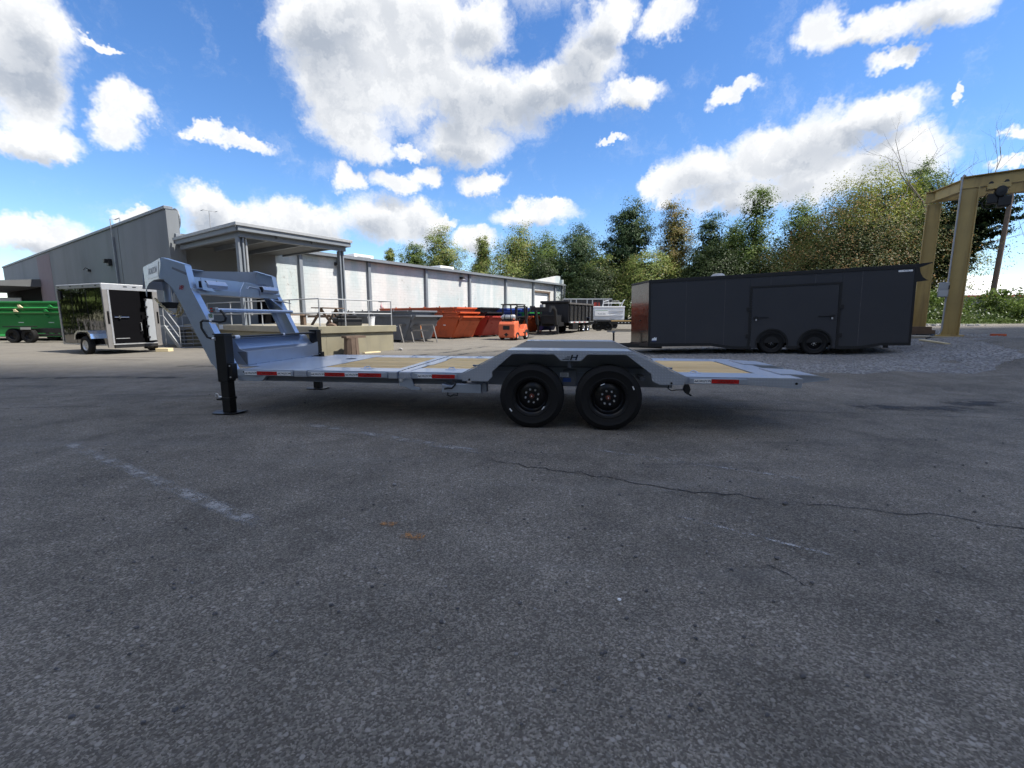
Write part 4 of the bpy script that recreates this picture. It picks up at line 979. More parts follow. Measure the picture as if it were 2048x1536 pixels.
MB().tube([(-2.10, 1.06, 1.44), (-2.05, 1.05, 1.40), (-1.97, 1.03, 1.39)], .016, 8).build('chain_tie', M['decal_blue'], tr)
MB().tube([(-2.18, 1.07, 1.46), (-2.16, 1.07, 1.435), (-2.09, 1.06, 1.42)], .010, 6).build('tie_end', M['plastic_white'], tr)

# ------------------------------------------------------------------ charcoal enclosed trailer
ct = thing('enclosed_trailer', 'large charcoal grey enclosed trailer with black trim and escape door', 'trailer', (4.66, 15.22, .44), rot=(0, R(-1.6), R(-23.3)))
CS, BK = M['charcoal_skin'], M['black_satin']
HT, LB, WB = 2.155, 7.02, 2.55
def cpart(nm, m, *a, bev=.004, parent=None): return bx(nm, m, parent or ct, *a, bev=bev)
W1, W2, ZW1, ZW2, RA = 3.65, 4.77, .065, .04, .43
# shell behind the near skins
MB().prism([(0, .03), (-.74, 1.28), (0, 2.53), (LB - .02, 2.53), (LB - .02, .03)], .06, HT - .02, 'z').build('box_body', BK, ct)
MB().prism([(0, .0), (-.78, 1.275), (0, 2.55), (LB, 2.55), (LB, 0)], HT - .018, HT + .03, 'z').build('roof', BK, ct)
def low(x):
    pts = [(0, 0), (1.95, 0), (2.60, -.106), (5.85, -.106), (6.36, 0), (LB, 0)]
    for (a, za), (b, zb) in zip(pts, pts[1:]):
        if a <= x <= b: return za + (zb - za) * (x - a) / (b - a)
def skin(x0, x1, z1=HT - .02):
    xs_ = [x0] + [q for q in (1.95, 2.60, 5.85, 6.36) if x0 < q < x1] + [x1]
    MB().prism([(x, low(x) + .02) for x in xs_] + [(x1, z1), (x0, z1)], .0, .022).build('skin_panel', CS, ct, bev=.002)
for a, b in ((.03, 1.163), (1.167, 2.303), (2.307, 3.0), (5.36, 5.82), (5.824, LB - .03)): skin(a, b)
for a, b in ((3.003, 3.554), (3.558, 4.698), (4.702, 5.357)): cpart('skin_panel', CS, a, b, 0, .022, 1.80, HT - .02, bev=.002)
for x in (1.165, 2.305, 5.822): cpart('seam_strip', M['stone_dark'], x - .007, x + .007, -.003, -.0005, low(x) + .05, HT - .08, bev=0)
for x in (3.556, 4.70): cpart('seam_strip', M['stone_dark'], x - .007, x + .007, -.003, -.0005, 1.82, HT - .08, bev=0)
def arc(cx, cz, r, a0, a1, n=14): return [(cx + r * math.cos(R(a0 + (a1 - a0) * i / n)), cz + r * math.sin(R(a0 + (a1 - a0) * i / n))) for i in range(n + 1)]
door = [(3.07, -.10)] + [p for p in arc(W1, ZW1, RA, 202, -22)] + [p for p in arc(W2, ZW2, RA, 200, -20)] + [(5.29, -.10), (5.29, 1.745), (3.07, 1.745)]
dr = MB().prism(door, -.012, .012).build('escape_door', CS, ct, bev=.002)
for nm, a in (('door_trim', (3.0, 3.065, -.022, .014, -.10, 1.80)), ('door_trim', (5.295, 5.36, -.022, .014, -.10, 1.80)), ('door_trim', (3.0, 5.36, -.024, .013, 1.75, 1.81))): cpart(nm, BK, *a)
for x in (2.985, 5.375):
    for z in (.28, 1.10): cpart('hinge', BK, x - .05, x + .05, -.04, -.023, z - .06, z + .06)
for x, s in ((3.20, 1), (5.16, -1)):
    h = cpart('bar_lock', BK, min(x - .08 * s, x + .34 * s), max(x - .08 * s, x + .34 * s), -.045, -.025, .835, .860, bev=.008)
    cpart('lock_hasp', BK, x - .05, x + .05, -.055, -.024, .80, .88, parent=h); cpart('lock', M['zinc'], x - .02, x + .02, -.058, -.03, .745, .80, parent=h, bev=.006)
for cx, cz in ((W1, ZW1), (W2, ZW2)):
    MB().prism(arc(cx, cz, RA + .012, 200, -20) + arc(cx, cz, RA - .03, -20, 200), -.035, -.0125).build('wheel_arch', BK, ct)
cpart('wheel_well', M['void_black'], 3.1, 5.3, .32, .34, -.1, .6)
for nm, a in (('corner_trim', (-.015, .055, -.012, .03, -.01, HT)), ('rear_trim', (LB - .04, LB + .012, -.012, .03, .0, HT)), ('top_rail', (-.02, LB + .02, -.016, .028, HT - .075, HT + .032))): cpart(nm, BK, *a)
MB().prism([(0, .07), (1.95, .07), (2.60, -.04), (3.10, -.04), (3.10, -.125), (2.58, -.125), (1.93, -.025), (0, -.045)], -.014, .03).build('bottom_rail', BK, ct)
MB().prism([(5.30, -.04), (5.87, -.04), (6.38, .055), (LB + .01, .055), (LB + .01, -.03), (6.36, -.03), (5.83, -.125), (5.30, -.125)], -.014, .03).build('bottom_rail', BK, ct)
cpart('bottom_rail', BK, 4.06, 4.36, -.013, .03, -.125, -.03)
for x in (W1, W2):
    z = ZW1 if x == W1 else ZW2
    wheel(ct, x, .12, z, .345, .215, .195, 6, .06, 'rim_black', 'zinc', n=32); wheel(ct, x, WB - .12, z, .345, .215, .195, 6, .06, 'rim_black', 'zinc', n=32, out=1)
    MB().cyl((x, .2, z), (x, WB - .2, z), .04, n=8).build('axle', BK, ct)
for x, w_ in ((4.02, .06), (4.40, .05), (5.16, .06)): cpart('splash_tab', M['galv'], x, x + w_, .20, .21, -.10, -.02)
# glossy V nose, top slanted
MB().plate([(-.008, .0, .02), (-.008, .0, HT - .05), (-.765, 1.275, HT - .05), (-.765, 1.275, .02)], .02).build('nose_panel', M['nose_gloss'], ct)
MB().plate([(-.008, 2.55, .02), (-.008, 2.55, HT - .05), (-.765, 1.275, HT - .05), (-.765, 1.275, .02)], .02).build('nose_panel', M['nose_gloss'], ct)
MB().plate([(-.02, -.012, -.04), (-.02, -.012, .07), (-.79, 1.275, .07), (-.79, 1.275, -.04)], .02).build('nose_trim', BK, ct)
for z in (.85,): MB().lathe([(.0001, -.03), (.02, -.03), (.03, 0)], (-.36, .58, z), 'y', 12).build('nose_plug', BK, ct)
# tongue, coupler and jack
MB().beam((.4, .25, -.05), (-1.62, 1.22, -.05), .06, .13).build('tongue_rail', BK, ct); MB().beam((.4, 2.3, -.05), (-1.62, 1.33, -.05), .06, .13).build('tongue_rail', BK, ct)
MB().prism([(-1.85, .0), (-1.80, .055), (-1.55, .06), (-1.45, .03), (-1.45, -.06), (-1.78, -.04)], 1.215, 1.335).build('coupler', BK, ct, bev=.01)
jt = MB().cyl((-1.42, 1.275, -.20), (-1.42, 1.275, .42), .035, n=12).build('tongue_jack', BK, ct)
MB().box(-1.47, -1.37, 1.225, 1.325, .42, .47).cyl((-1.42, 1.18, .45), (-1.42, 1.05, .45), .012, n=6).build('jack_head', M['galv'], jt); bx('jack_foot', BK, jt, -1.50, -1.34, 1.195, 1.355, -.23, -.20)
# rear wing, vent, stickers
MB().plate([(LB + .01, .0, HT + .02), (LB + .32, .0, HT + .045), (LB + .32, 2.55, HT + .045), (LB + .01, 2.55, HT + .02)], .03).build('rear_wing', BK, ct)
MB().prism([(LB + .013, HT + .01)] + [(LB + .30, HT + .03)] + [(LB + .05 + .25 * (1 - math.sin(R(a))), HT - .42 + .42 * (1 - math.cos(R(a)))) for a in (80, 60, 40, 20, 5)] + [(LB + .013, HT - .45)], .0, .03).build('wing_bracket', BK, ct)
MB().lathe([(.0001, .17), (.15, .15), (.27, .05), (.30, 0)], (2.1, 1.0, HT + .03), 'z', 16).build('roof_vent', M['galv'], ct, smooth=True)
st_ = MB().prism([(.10, .17), (.26, .17), (.26, .27), (.22, .25), (.20, .28), (.15, .235), (.125, .25)], -.004, -.0005).build('maker_sticker', M['decal_white'], ct)
cpart('sticker_band', M['decal_blue'], .11, .25, -.004, -.0005, .145, .166, bev=0)
o = cpart('maker_sticker', M['decal_white'], 6.62, 6.93, -.005, -.0005, HT - .16, HT - .11, bev=0)
text_part('ELITE', .045, M['grey_steel'], o, face_y(6.79, -.0065, HT - .135))
cpart('clearance_light', BK, 6.45, 6.55, .05, .12, -.10, -.03)

# ------------------------------------------------------------------ black cargo trailer with bright trim
bt = thing('cargo_trailer', 'glossy black cargo trailer with bright aluminium trim and rear door ajar', 'trailer', (-15.2, 16.8, 0), R(157.6))
AL = M['alu']
def bp(nm, m, *a, bev=.004, parent=None): return bx(nm, m, parent or bt, *a, bev=bev)
Z0, Z1, LT = .36, 2.62, 3.05
bp('side_skin', M['black_skin'], .06, LT, -.03, 0, Z0 + .03, Z1 - .12)
for k in range(1, 3): bp('skin_seam', M['black_satin'], .06 + k * 1.0, .075 + k * 1.0, .0005, .004, Z0 + .05, Z1 - .13, bev=0)
bp('inner_box', M['void_black'], .5, LT - .03, -1.80, -.04, Z0, Z1 - .1); bp('far_skin', M['black_gloss'], .06, LT, -1.84, -1.81, Z0 + .03, Z1 - .12); bp('front_skin', M['black_gloss'], LT - .02, LT + .02, -1.84, 0, Z0 + .03, Z1 - .12)
bp('roof', M['roof_white'], 0, LT + .02, -1.83, -.01, Z1 - .02, Z1 + .03)
bp('top_trim', AL, .0, LT + .03, .001, .02, Z1 - .125, Z1 + .01); bp('bottom_trim', AL, .06, LT + .03, .001, .018, Z0 - .03, Z0 + .02); bp('front_post', AL, LT - .06, LT + .035, .002, .021, Z0, Z1 - .128)
for k in range(4): bp('top_marker', BK, .25 + k * .85, .35 + k * .85, .021, .032, Z1 - .07, Z1 - .035)
bp('side_vent', BK, LT - .30, LT - .10, .004, .04, Z1 - .52, Z1 - .20, bev=.02)
# rear frame
bp('header', AL, -.02, .06, -1.84, 0, Z1 - .20, Z1 + .02); bp('rear_post', M['post_alu'], -.02, .058, -.15, .0, Z0 - .10, Z1 - .203); bp('rear_post', M['post_alu'], -.02, .058, -1.84, -1.66, Z0 - .10, Z1 - .203); bp('sill', AL, -.05, .058, -1.659, -.151, Z0 - .01, Z0 + .035)
bp('rear_bumper', BK, -.03, .06, -1.66, -.2, Z0 - .13, Z0 - .015)
for y in (-.75, -1.05, -1.40): bp('header_light', BK, -.032, -.021, y - .06, y + .06, Z1 - .08, Z1 - .045)
bp('tail_lamp', M['void_black'], -.032, -.021, -.13, -.07, 1.15, 1.62); bp('tail_lamp', M['void_black'], -.032, -.021, -1.80, -1.74, 1.15, 1.62)
dl = bp('rear_door', M['void_black'], .0, .04, -1.22, -.19, Z0 + .05, Z1 - .21); bp('door_edge', AL, -.012, -.001, -.22, -.16, Z0 + .05, Z1 - .21, parent=dl)
MB().cyl((-.04, -.28, 1.40), (-.04, -.75, 1.40), .013, n=8).box(-.07, -.03, -.47, -.41, 1.35, 1.46).build('bar_lock', M['chrome'], dl)
bp('door_lip', AL, -.010, -.001, -.72, -.26, Z0 + .22, Z0 + .24, parent=dl)
MB().tube([(-.02, -1.12, 1.18), (-.09, -1.12, 1.18), (-.09, -1.12, 1.0), (-.09, -1.12, .88), (-.02, -1.12, .86)], .016, 8).build('grab_handle', AL, dl, smooth=True)
lf = MB().plate([(-.01, -1.64, Z0 + .12), (-.01, -1.64, Z1 - .5), (-.24, -1.27, Z1 - .5), (-.24, -1.27, Z0 + .12)], .03).build('open_door_leaf', M['grey_steel'], bt)
for z in (.62, 1.05, 1.42, 1.80, 2.08): bp('hinge', BK, -.29, -.22, -1.29, -1.20, z - .035, z + .035, parent=lf)
# single axle with polished fender
fz = [(.42, .60), (.46, .78), (.60, .90), (1.30, .90), (1.50, .78), (1.56, .55)]
fn = MB()
for (a, za), (b, zb) in zip(fz, fz[1:]): fn.plate([(a, .0, za), (b, .0, zb), (b, .30, zb), (a, .30, za)], .008)
fn.build('fender', M['chrome'], bt)
MB().prism([(.42, .60), (.46, .78), (.60, .90), (1.30, .90), (1.50, .78), (1.56, .55), (1.50, .55), (1.45, .72), (1.27, .85), (.62, .85), (.51, .74), (.48, .60)], .30, .308).build('fender_edge', M['chrome'], bt)
wheel(bt, 1.0, .16, .34, .34, .205, .19, 5, .055, 'alu', 'chrome', out=1, n=32, spokes=5); wheel(bt, 1.0, -2.0, .34, .34, .205, .19, 5, .055, 'alu', 'chrome', n=24, spokes=5)
MB().cyl((1.0, .1, .34), (1.0, -1.9, .34), .035, n=8).build('axle', BK, bt)
MB().beam((LT, -.3, Z0), (LT + 1.2, -.9, Z0), .06, .1).beam((LT, -1.5, Z0), (LT + 1.2, -.94, Z0), .06, .1).build('tongue', BK, bt)
MB().cyl((LT + .9, -.92, .02), (LT + .9, -.92, .9), .03, n=8).build('tongue_jack', BK, bt)
bp('stabiliser', BK, .15, .35, -1.60, -1.35, .14, Z0 - .1)
blk = MB().box(-14.62, -14.10, 18.25, 18.55, 0, .14).build('wood_block', M['pale_lumber'], None, bev=.01); tag(blk, 'short pale timber block under the corner of the black cargo trailer', 'timber')

# ------------------------------------------------------------------ green roll-off bin and the black trailer before it
gb = thing('green_bin', 'long bright green roll-off bin with horizontal ribs behind black trailer', 'dumpster', (-36, 27.2, 0), R(-1.0))
GB = M['greenbin_paint']
MB().prism([(0, .28), (12.6, .28), (12.9, 2.3), (-.3, 2.3)], 0, .06).build('near_side', GB, gb); MB().prism([(0, .28), (12.6, .28), (12.9, 2.3), (-.3, 2.3)], 2.3, 2.36).build('far_side', GB, gb)
bx('floor', GB, gb, 0, 12.6, .061, 2.299, .25, .32); MB().plate([(12.62, .06, .28), (12.9, .06, 2.3), (12.9, 2.3, 2.3), (12.62, 2.3, .28)], .05).build('end_panel', GB, gb); MB().plate([(0, .06, .28), (-.28, .06, 2.3), (-.28, 2.3, 2.3), (0, 2.3, .28)], .05).build('end_panel', GB, gb)
bx('top_rail', GB, gb, -.32, 12.92, -.10, .08, 2.24, 2.37, bev=.02)
for z in (1.98, 1.72): MB().prism([(-.16, z), (-.001, z + .09), (-.001, z - .10), (-.10, z - .09)], -.1, 12.75, 'x').build('side_rib', GB, gb)
MB().prism([(-.12, .32), (-.001, .40), (-.001, .26), (-.12, .26)], 0, 12.6, 'x').build('bottom_rib', GB, gb)
for k in range(5):
    x = 4.5 + k * 1.85
    for z, dx in ((2.02, .2), (1.76, -.1)): MB().prism([(x + dx, z + .14), (x + dx + .1, z + .14), (x + dx + .28, z - .02), (x + dx + .02, z - .02)], -.20, -.13).build('tarp_hook', GB if (k + int(z * 10)) % 3 else M['pale_lumber'], gb)
    MB().prism([(x - .3, 1.60), (x - .2, 1.60), (x - .05, 1.48), (x, 1.46), (x, 1.41), (x - .12, 1.42)], -.08, -.001).build('tarp_hook', GB, gb)
    bx('label_plate', M['decal_white'], gb, x - .1, x + .22, -.006, -.001, 1.10, 1.13)
bk = thing('deckover_trailer', 'low black tandem dual trailer chassis parked before the green bin', 'trailer', (-27.7, 25.2, 0), R(0))
bx('frame', BK, bk, -.6, 8.5, 0, .12, .55, .78); bx('frame', BK, bk, -.6, 8.5, 1.6, 1.72, .55, .78); bx('lower_rail', BK, bk, .9, 8.5, .02, .10, .38, .46)
for k in range(8): bx('cross_member', BK, bk, .2 + k * 1.05, .32 + k * 1.05, .121, 1.599, .6, .76)
MB().prism([(4.4, .78), (8.6, .90), (8.6, .80), (4.4, .70)], -.1, 1.8).build('ramp_deck', M['galv'], bk); bx('tool_tray', M['alu'], bk, 7.5, 8.5, .1, 1.2, 1.02, 1.10)
bx('fender', BK, bk, -.45, 1.1, -.42, -.05, .88, .93); bx('mud_guard', M['alu'], bk, .55, 1.1, -.45, -.421, .74, .87)
for x in (-.1, .78):
    wheel(bk, x, -.22, .40, .40, .24, .2, 8, .08, n=24, full=False); wheel(bk, x, 1.95, .40, .40, .24, .2, 8, .08, n=24, full=False, out=1)
    MB().cyl((x, -.1, .4), (x, 1.9, .4), .05, n=8).build('axle', BK, bk)
MB().cyl((4.3, -.02, .0), (4.3, -.02, .6), .03, n=8).build('support_leg', BK, bk)
wv = thing('box_truck', 'white box truck top showing above the green bin', 'truck', (-52, 45.0, 0), R(0))
bx('box_body', M['white_bed'], wv, -3, 3.2, 0, 2.3, .9, 3.4, bev=.05); bx('cab', M['white_bed'], wv, -4.6, -3.05, .1, 2.2, .7, 2.4, bev=.15)
for x in (-3.8, 1.6): wheel(wv, x, .15, .42, n=16, full=False)

# ------------------------------------------------------------------ roll-off bins along the sunlit wall
def bin_full(name, label, matn, x, yf, zg, H=1.5, Lb=6.2, Wb=2.15, lip=.32):
    """stands perpendicular to the wall; sloped end with overhanging lip faces the yard"""
    o = thing(name, label, 'dumpster', Bw(x, yf, zg), BROT, 'roll-off bins along the warehouse wall')
    m = M[matn]; ft = -.70           # top lip reaches further out than the floor
    side = [(0, .12), (Lb, .12), (Lb + .15, H), (ft, H), (-.25, .62)]
    for x0, x1 in ((0, .06), (Wb - .06, Wb)):
        s_ = MB().prism(side, x0, x1, 'x').build('side_panel', m, o)
        for k in range(3): bx('label_plate', M['decal_white'], s_, x0 - .004 if x0 == 0 else x1, x0 - .001 if x0 == 0 else x1 + .003, .5 + k * .8, .72 + k * .8, .88, .93)
    MB().plate([(.06, -.26, .62), (Wb - .06, -.26, .62), (Wb - .06, ft + .05, H - .25), (.06, ft + .05, H - .25)], .05).plate([(.06, 0, .12), (Wb - .06, 0, .12), (Wb - .06, -.26, .62), (.06, -.26, .62)], .05).build('end_panel', m, o)
    MB().box(.0, Wb, ft - lip, ft + .1, H - .01, H + .035).prism([(ft - lip + .03, H - .012), (ft - lip + .001, H - .012), (ft - lip + .001, H - .06), (ft - lip + .03, H - .06)], 0, Wb, 'x').prism([(ft + .05, H - .26), (ft + .10, H - .26), (ft + .10, H - .012), (ft + .04, H - .012)], .062, Wb - .062, 'x').build('end_lip', m, o, bev=.006)
    for xx in (.0, Wb - .05): MB().prism([(ft - lip + .03, H - .013), (ft + .03, H - .013), (ft + .05, H - .28)], xx, xx + .05, 'x').build('lip_gusset', m, o)
    MB().plate([(.06, Lb, .12), (Wb - .06, Lb, .12), (Wb - .06, Lb + .13, H), (.06, Lb + .13, H)], .05).build('back_panel', m, o)
    bx('floor', m, o, .061, Wb - .061, .0, Lb, .10, .16)
    for x0, x1 in ((-.06, .08), (Wb - .08, Wb + .06)): bx('top_rail', m, o, x0, x1, ft, Lb + .16, H - .07, H + .035, bev=.012)
    for k in range(2): bx('end_rib', m, o, .55 + k * 1.0, .62 + k * 1.0, ft + .14, ft + .3, H - .50, H - .28)
    for xx in (.25, Wb - .25): MB().cyl((xx - .08, .25, .1), (xx + .08, .25, .1), .1, n=12).build('roller', M['zinc'], o)
    return o
def bin_nested(name, label, matn, x, yf, z, H=.42, Lb=6.4, Wb=2.0):
    """upper bin of a nested stack: only its rim band stands clear of the one below"""
    o = thing(name, label, 'dumpster', Bw(x, yf, z), BROT, 'roll-off bins along the warehouse wall'); m = M[matn]
    for x0, x1 in ((0, .05), (Wb - .05, Wb)): MB().prism([(-.4, -.5), (Lb, -.5), (Lb + .1, H), (-.72, H)], x0, x1, 'x').build('side_panel', m, o)
    MB().plate([(.05, -.4, -.5), (Wb - .05, -.4, -.5), (Wb - .05, -.70, H - .22), (.05, -.70, H - .22)], .05).build('end_panel', m, o)
    MB().box(.0, Wb, -1.02, -.62, H - .01, H + .035).prism([(-1.019, H - .06), (-.99, H - .06), (-.99, H - .012), (-1.019, H - .012)], 0, Wb, 'x').build('end_lip', m, o, bev=.006)
    for xx in (.0, Wb - .05): MB().prism([(-.99, H - .013), (-.70, H - .013), (-.69, H - .26)], xx, xx + .05, 'x').build('lip_gusset', m, o)
    for x0, x1 in ((-.05, .07), (Wb - .07, Wb + .05)): bx('top_rail', m, o, x0, x1, -.72, Lb + .1, H - .06, H + .03, bev=.012)
    for k in range(5): bx('stake_hook', m, o, -.09, -.051, .4 + k * 1.4, .48 + k * 1.4, H - .02, H + .10)
    return o
def zb(x, y): p = Bw(x, y); return G(p[0], p[1])
Y0 = -8.0
bin_full('roll_off_bin', 'slate grey bin nearest the loading dock, lower one of its stack', 'greybin_paint', 8.0, Y0, 0)
bin_nested('roll_off_bin', 'slate grey bin nested in the grey bin nearest the dock', 'greybin_paint', 8.05, Y0 + .35, 1.5 - .15)
bin_full('roll_off_bin', 'bright orange bin, bottom one of the three stacked orange bins', 'orange_paint', 12.0, Y0, .02, 1.45)
bin_nested('roll_off_bin', 'orange bin in the middle of the three stacked orange bins', 'orange_paint', 12.05, Y0 + .3, 1.32)
bin_nested('roll_off_bin', 'topmost of the three stacked orange bins', 'orange_paint', 12.1, Y0 + .6, 1.62)
bin_full('roll_off_bin', 'deep red bin just behind the stacked orange bins', 'red_paint', 14.75, Y0 - .2, .08, 1.4)
bin_nested('roll_off_bin', 'black bin nested on top of the deep red bin', 'black_satin', 14.8, Y0 + .3, 1.34)
bin_nested('roll_off_bin', 'uppermost black bin of the stack over the red bin', 'black_satin', 14.8, Y0 + .7, 1.66)
bin_full('roll_off_bin', 'black bin between the red bin and the forklift', 'black_satin', 17.4, Y0, .14, 1.35)
bin_nested('roll_off_bin', 'deep blue bin resting on the black bin beside the forklift', 'bluebin_paint', 17.4, Y0 + .5, 1.62)
bin_full('roll_off_bin', 'orange bin partly hidden behind the forklift mast', 'orange_paint', 20.2, Y0, .2, 1.3)
bin_nested('roll_off_bin', 'dark green bin nested above the orange bin behind the forklift', 'greenbin_paint', 20.2, Y0 + .3, 1.38)
bin_nested('roll_off_bin', 'blue bin on top of the green bin behind the forklift', 'bluebin_paint', 20.2, Y0 + .6, 1.72)
bin_full('roll_off_bin', 'blue bin farthest along the wall by the black dump trailer', 'bluebin_paint', 23.2, Y0, .25, 1.35)
bin_nested('roll_off_bin', 'black bin nested on the farthest blue bin', 'black_satin', 23.2, Y0 + .4, 1.62)

# leaning galvanised frame before the grey bin
p = Bw(8.35, -9.0)
sf = thing('steel_stand', 'low galvanised sawhorse frame leaning before the grey bins', 'stand', (p[0], p[1], 0), R(10))
for x in (-.95, -.38, .20, .92): MB().beam((x, 0, 0), (x - .22, .32, .98), .07, .035).build('leg', M['dull_steel'], sf)
MB().beam((-1.2, .33, .99), (.75, .33, .99), .07, .1).build('top_bar', M['dull_steel'], sf); MB().beam((-.5, .22, .68), (.42, .22, .68), .05, .07).build('cross_bar', M['dull_steel'], sf); MB().beam((-1.1, .05, .1), (.7, .05, .06), .05, .05).build('foot_bar', M['dull_steel'], sf)
MB().beam((.0, .25, .95), (.05, .2, .3), .06, .03).build('rear_leg', M['rust'], sf)

# ------------------------------------------------------------------ things on and before the dock
def onD(x, y, z=1.062): p = Bw(x, y, z); return p
pt = thing('picnic_table', 'weathered brown picnic table standing on the dock', 'table', onD(2.3, -9.6), BROT + R(20))
for k in range(4): bx('top_board', M['old_wood'], pt, -.75, .75, -.32 + k * .16, -.18 + k * .16, .72, .76)
for y in (-.62, .48): bx('bench_board', M['old_wood'], pt, -.75, .75, y, y + .15, .42, .46)
for x in (-.5, .5):
    MB().beam((x, -.55, 0), (x, .02, .71), .05, .1).build('leg', M['old_wood'], pt); MB().beam((x + .055, .55, 0), (x + .055, -.02, .71), .05, .1).build('leg', M['old_wood'], pt); bx('brace', M['old_wood'], pt, x - .05, x - .01, -.66, .66, .33, .41)
bn = thing('timber_bench', 'dark low timber bench with slanted legs by the canopy wall', 'bench', onD(1.3, -8.4), BROT)
bx('seat', M['old_wood'], bn, -.7, .7, -.2, .2, .42, .48)
for x in (-.5, .5): bx('leg', M['old_wood'], bn, x - .06, x + .06, -.15, .15, 0, .42)
br_ = thing('floor_pipe', 'black bent pipe lying low on the dock', 'pipe', onD(2.6, -11.2), BROT + R(40)); MB().tube([(-.9, 0, .2), (.6, 0, .2), (.65, 0, .16), (.65, 0, .0)], .025, 8).build('pipe', BK, br_); MB().box(-.9, -.84, -.03, .03, 0, .18).build('pipe_foot', BK, br_)
bu = thing('bucket', 'white plastic bucket with wire handle on the dock edge', 'bucket', onD(2.55, -12.2), BROT)
MB().lathe([(.11, 0), (.15, .36), (.16, .36), (.16, .33), (.15, .32)], (0, 0, 0), 'z', 20).build('pail', M['plastic_white'], bu, smooth=True); MB().lathe([(.0001, .02), (.11, .02)], (0, 0, 0), 'z', 20).build('base', M['plastic_white'], bu)
MB().tube([(.155 * math.cos(R(a)), 0, .35 + .17 * math.sin(R(a))) for a in range(0, 181, 20)], .006, 6).build('handle', M['galv'], bu)
fl = MB().lathe([(.0001, 0), (.035, .02), (.05, .1), (.03, .17), (.012, .2), (.012, .28)], onD(2.95, -12.37, 1.74), 'z', 12).build('pink_bottle', M['pink_plastic'], None, smooth=True); tag(fl, 'small pink bottle hanging on the dock rail', 'bottle')
en = thing('engine_part', 'greasy black machine part lying on the dock', 'machine part', onD(1.55, -12.0), BROT)
bx('block', BK, en, -.55, .55, -.2, .2, 0, .3, bev=.03); MB().box(-.4, .35, -.16, .14, .3, .42).build('cover', M['black_paint'], en, bev=.03)
for k in range(4): MB().cyl((-.35 + k * .22, -.1, .42), (-.35 + k * .22, .02, .52), .06, n=10).build('port', M['galv'] if k % 2 else BK, en)
MB().tube([(-.55, 0, .1), (-.72, -.05, .3), (-.66, -.05, .5), (-.5, 0, .4)], .03, 8).build('hose', BK, en, smooth=True)
rg = MB().prism([(-.2, 0), (.18, 0), (.12, .08), (-.02, .12), (-.15, .07)], -.12, .12).build('rag_heap', M['old_wood'], None, bev=.03); rg.location = onD(.75, -12.15); tag(rg, 'crumpled brown rag on the dock by the black machine part', 'rag')
cr = thing('timber_bollard', 'short brown barrel-like timber bollard standing before the dock face', 'bollard', Bw(1.0, -12.95, 0), BROT)
for k in range(10):
    a = 2 * math.pi * k / 10; MB().beam((.26 * math.cos(a), .26 * math.sin(a), 0), (.23 * math.cos(a), .23 * math.sin(a), .62), .15, .04, up=(math.cos(a), math.sin(a), 0)).build('stave', M['old_wood'], cr)
bx('cap', M['old_wood'], cr, -.3, .55, -.16, .16, .62, .70)
pk = MB().box(0, .75, -.08, .08, 0, .05).build('offcut', M['pale_lumber'], None, bev=.005); pk.location = Bw(1.5, -13.0, 0); pk.rotation_euler = (0, 0, BROT); tag(pk, 'pale timber offcut on the ground before the dock', 'timber')
for k, (x, y) in enumerate(((3.5, -12.85), (3.75, -12.6))): pebble(*Bw(x, y)[:2], .09, M['stone'], ('rounded rubble stone at the foot of the dock corner', 'second rubble stone at the dock corner')[k], 20 + k)

# ------------------------------------------------------------------ forklift
fk = thing('forklift', 'orange counterbalance forklift with gas bottle on the back', 'forklift', (-.35, 27.2, .05), R(63))
FO = M['forklift_orange']
MB().prism([(0, .22), (0.02, .95), (.12, 1.12), (.62, 1.16), (.66, .22), (.50, .10), (.08, .12)], -.56, .56).build('counterweight', FO, fk, bev=.09)
bx('grille', BK, fk, -.012, .02, -.22, .22, .62, .86); bx('hitch', BK, fk, -.02, .02, -.06, .06, .22, .42); bx('hitch_pocket', BK, fk, -.015, .02, -.14, .14, .30, .36)
MB().prism([(.66, .22), (.66, .80), (.85, .66), (1.35, .62), (1.62, .95), (1.80, .95), (1.95, .60), (1.95, .20)], -.54, .54).build('chassis', FO, fk, bev=.04)
bx('badge', BK, fk, 1.25, 1.45, -.548, -.541, .40, .46); bx('seat_base', BK, fk, .70, 1.25, -.3, .3, .65, .92, bev=.04); bx('seat_back', BK, fk, .68, .80, -.26, .26, .92, 1.32, bev=.05)
MB().cyl((1.70, 0, .95), (1.52, 0, 1.22), .03, n=8).build('steering_column', BK, fk); MB().torus(Matrix.Translation((1.50, 0, 1.24)) @ Matrix.Rotation(R(-35), 4, 'Y'), .17, .018, 18, 6).build('steering_wheel', BK, fk, smooth=True)
for y in (-.48, .48): MB().beam((.42, y, 1.12), (.50, y, 2.12), .07, .07).build('guard_post', BK, fk); MB().beam((1.78, y, .95), (1.52, y, 2.12), .07, .07).build('guard_post', BK, fk)
MB().box(.30, 1.62, -.54, .54, 2.12, 2.18).build('guard_roof', BK, fk, bev=.02)
MB().lathe([(.0001, -.46), (.12, -.44), (.17, -.36), (.17, .36), (.12, .44), (.0001, .46)], (.34, 0, 1.38), 'y', 18).build('gas_bottle', M['alu'], fk, smooth=True)
for y in (-.2, .2): MB().lathe([(.176, -.025), (.176, .025)], (.34, y, 1.38), 'y', 18).build('bottle_strap', BK, fk)
MB().cyl((.34, .46, 1.38), (.34, .54, 1.38), .05, n=10).build('bottle_valve', M['zinc'], fk); bx('bottle_cradle', BK, fk, .14, .54, -.35, .35, 1.165, 1.24)
for y in (-.38, .38): bx('mast_rail', BK, fk, 2.02, 2.14, y - .05, y + .05, .08, 2.05)
for z in (.5, 1.2, 2.0): bx('mast_cross', BK, fk, 2.04, 2.12, -.33, .33, z, z + .09)
bx('fork_carriage', BK, fk, 2.15, 2.20, -.48, .48, .15, .60)
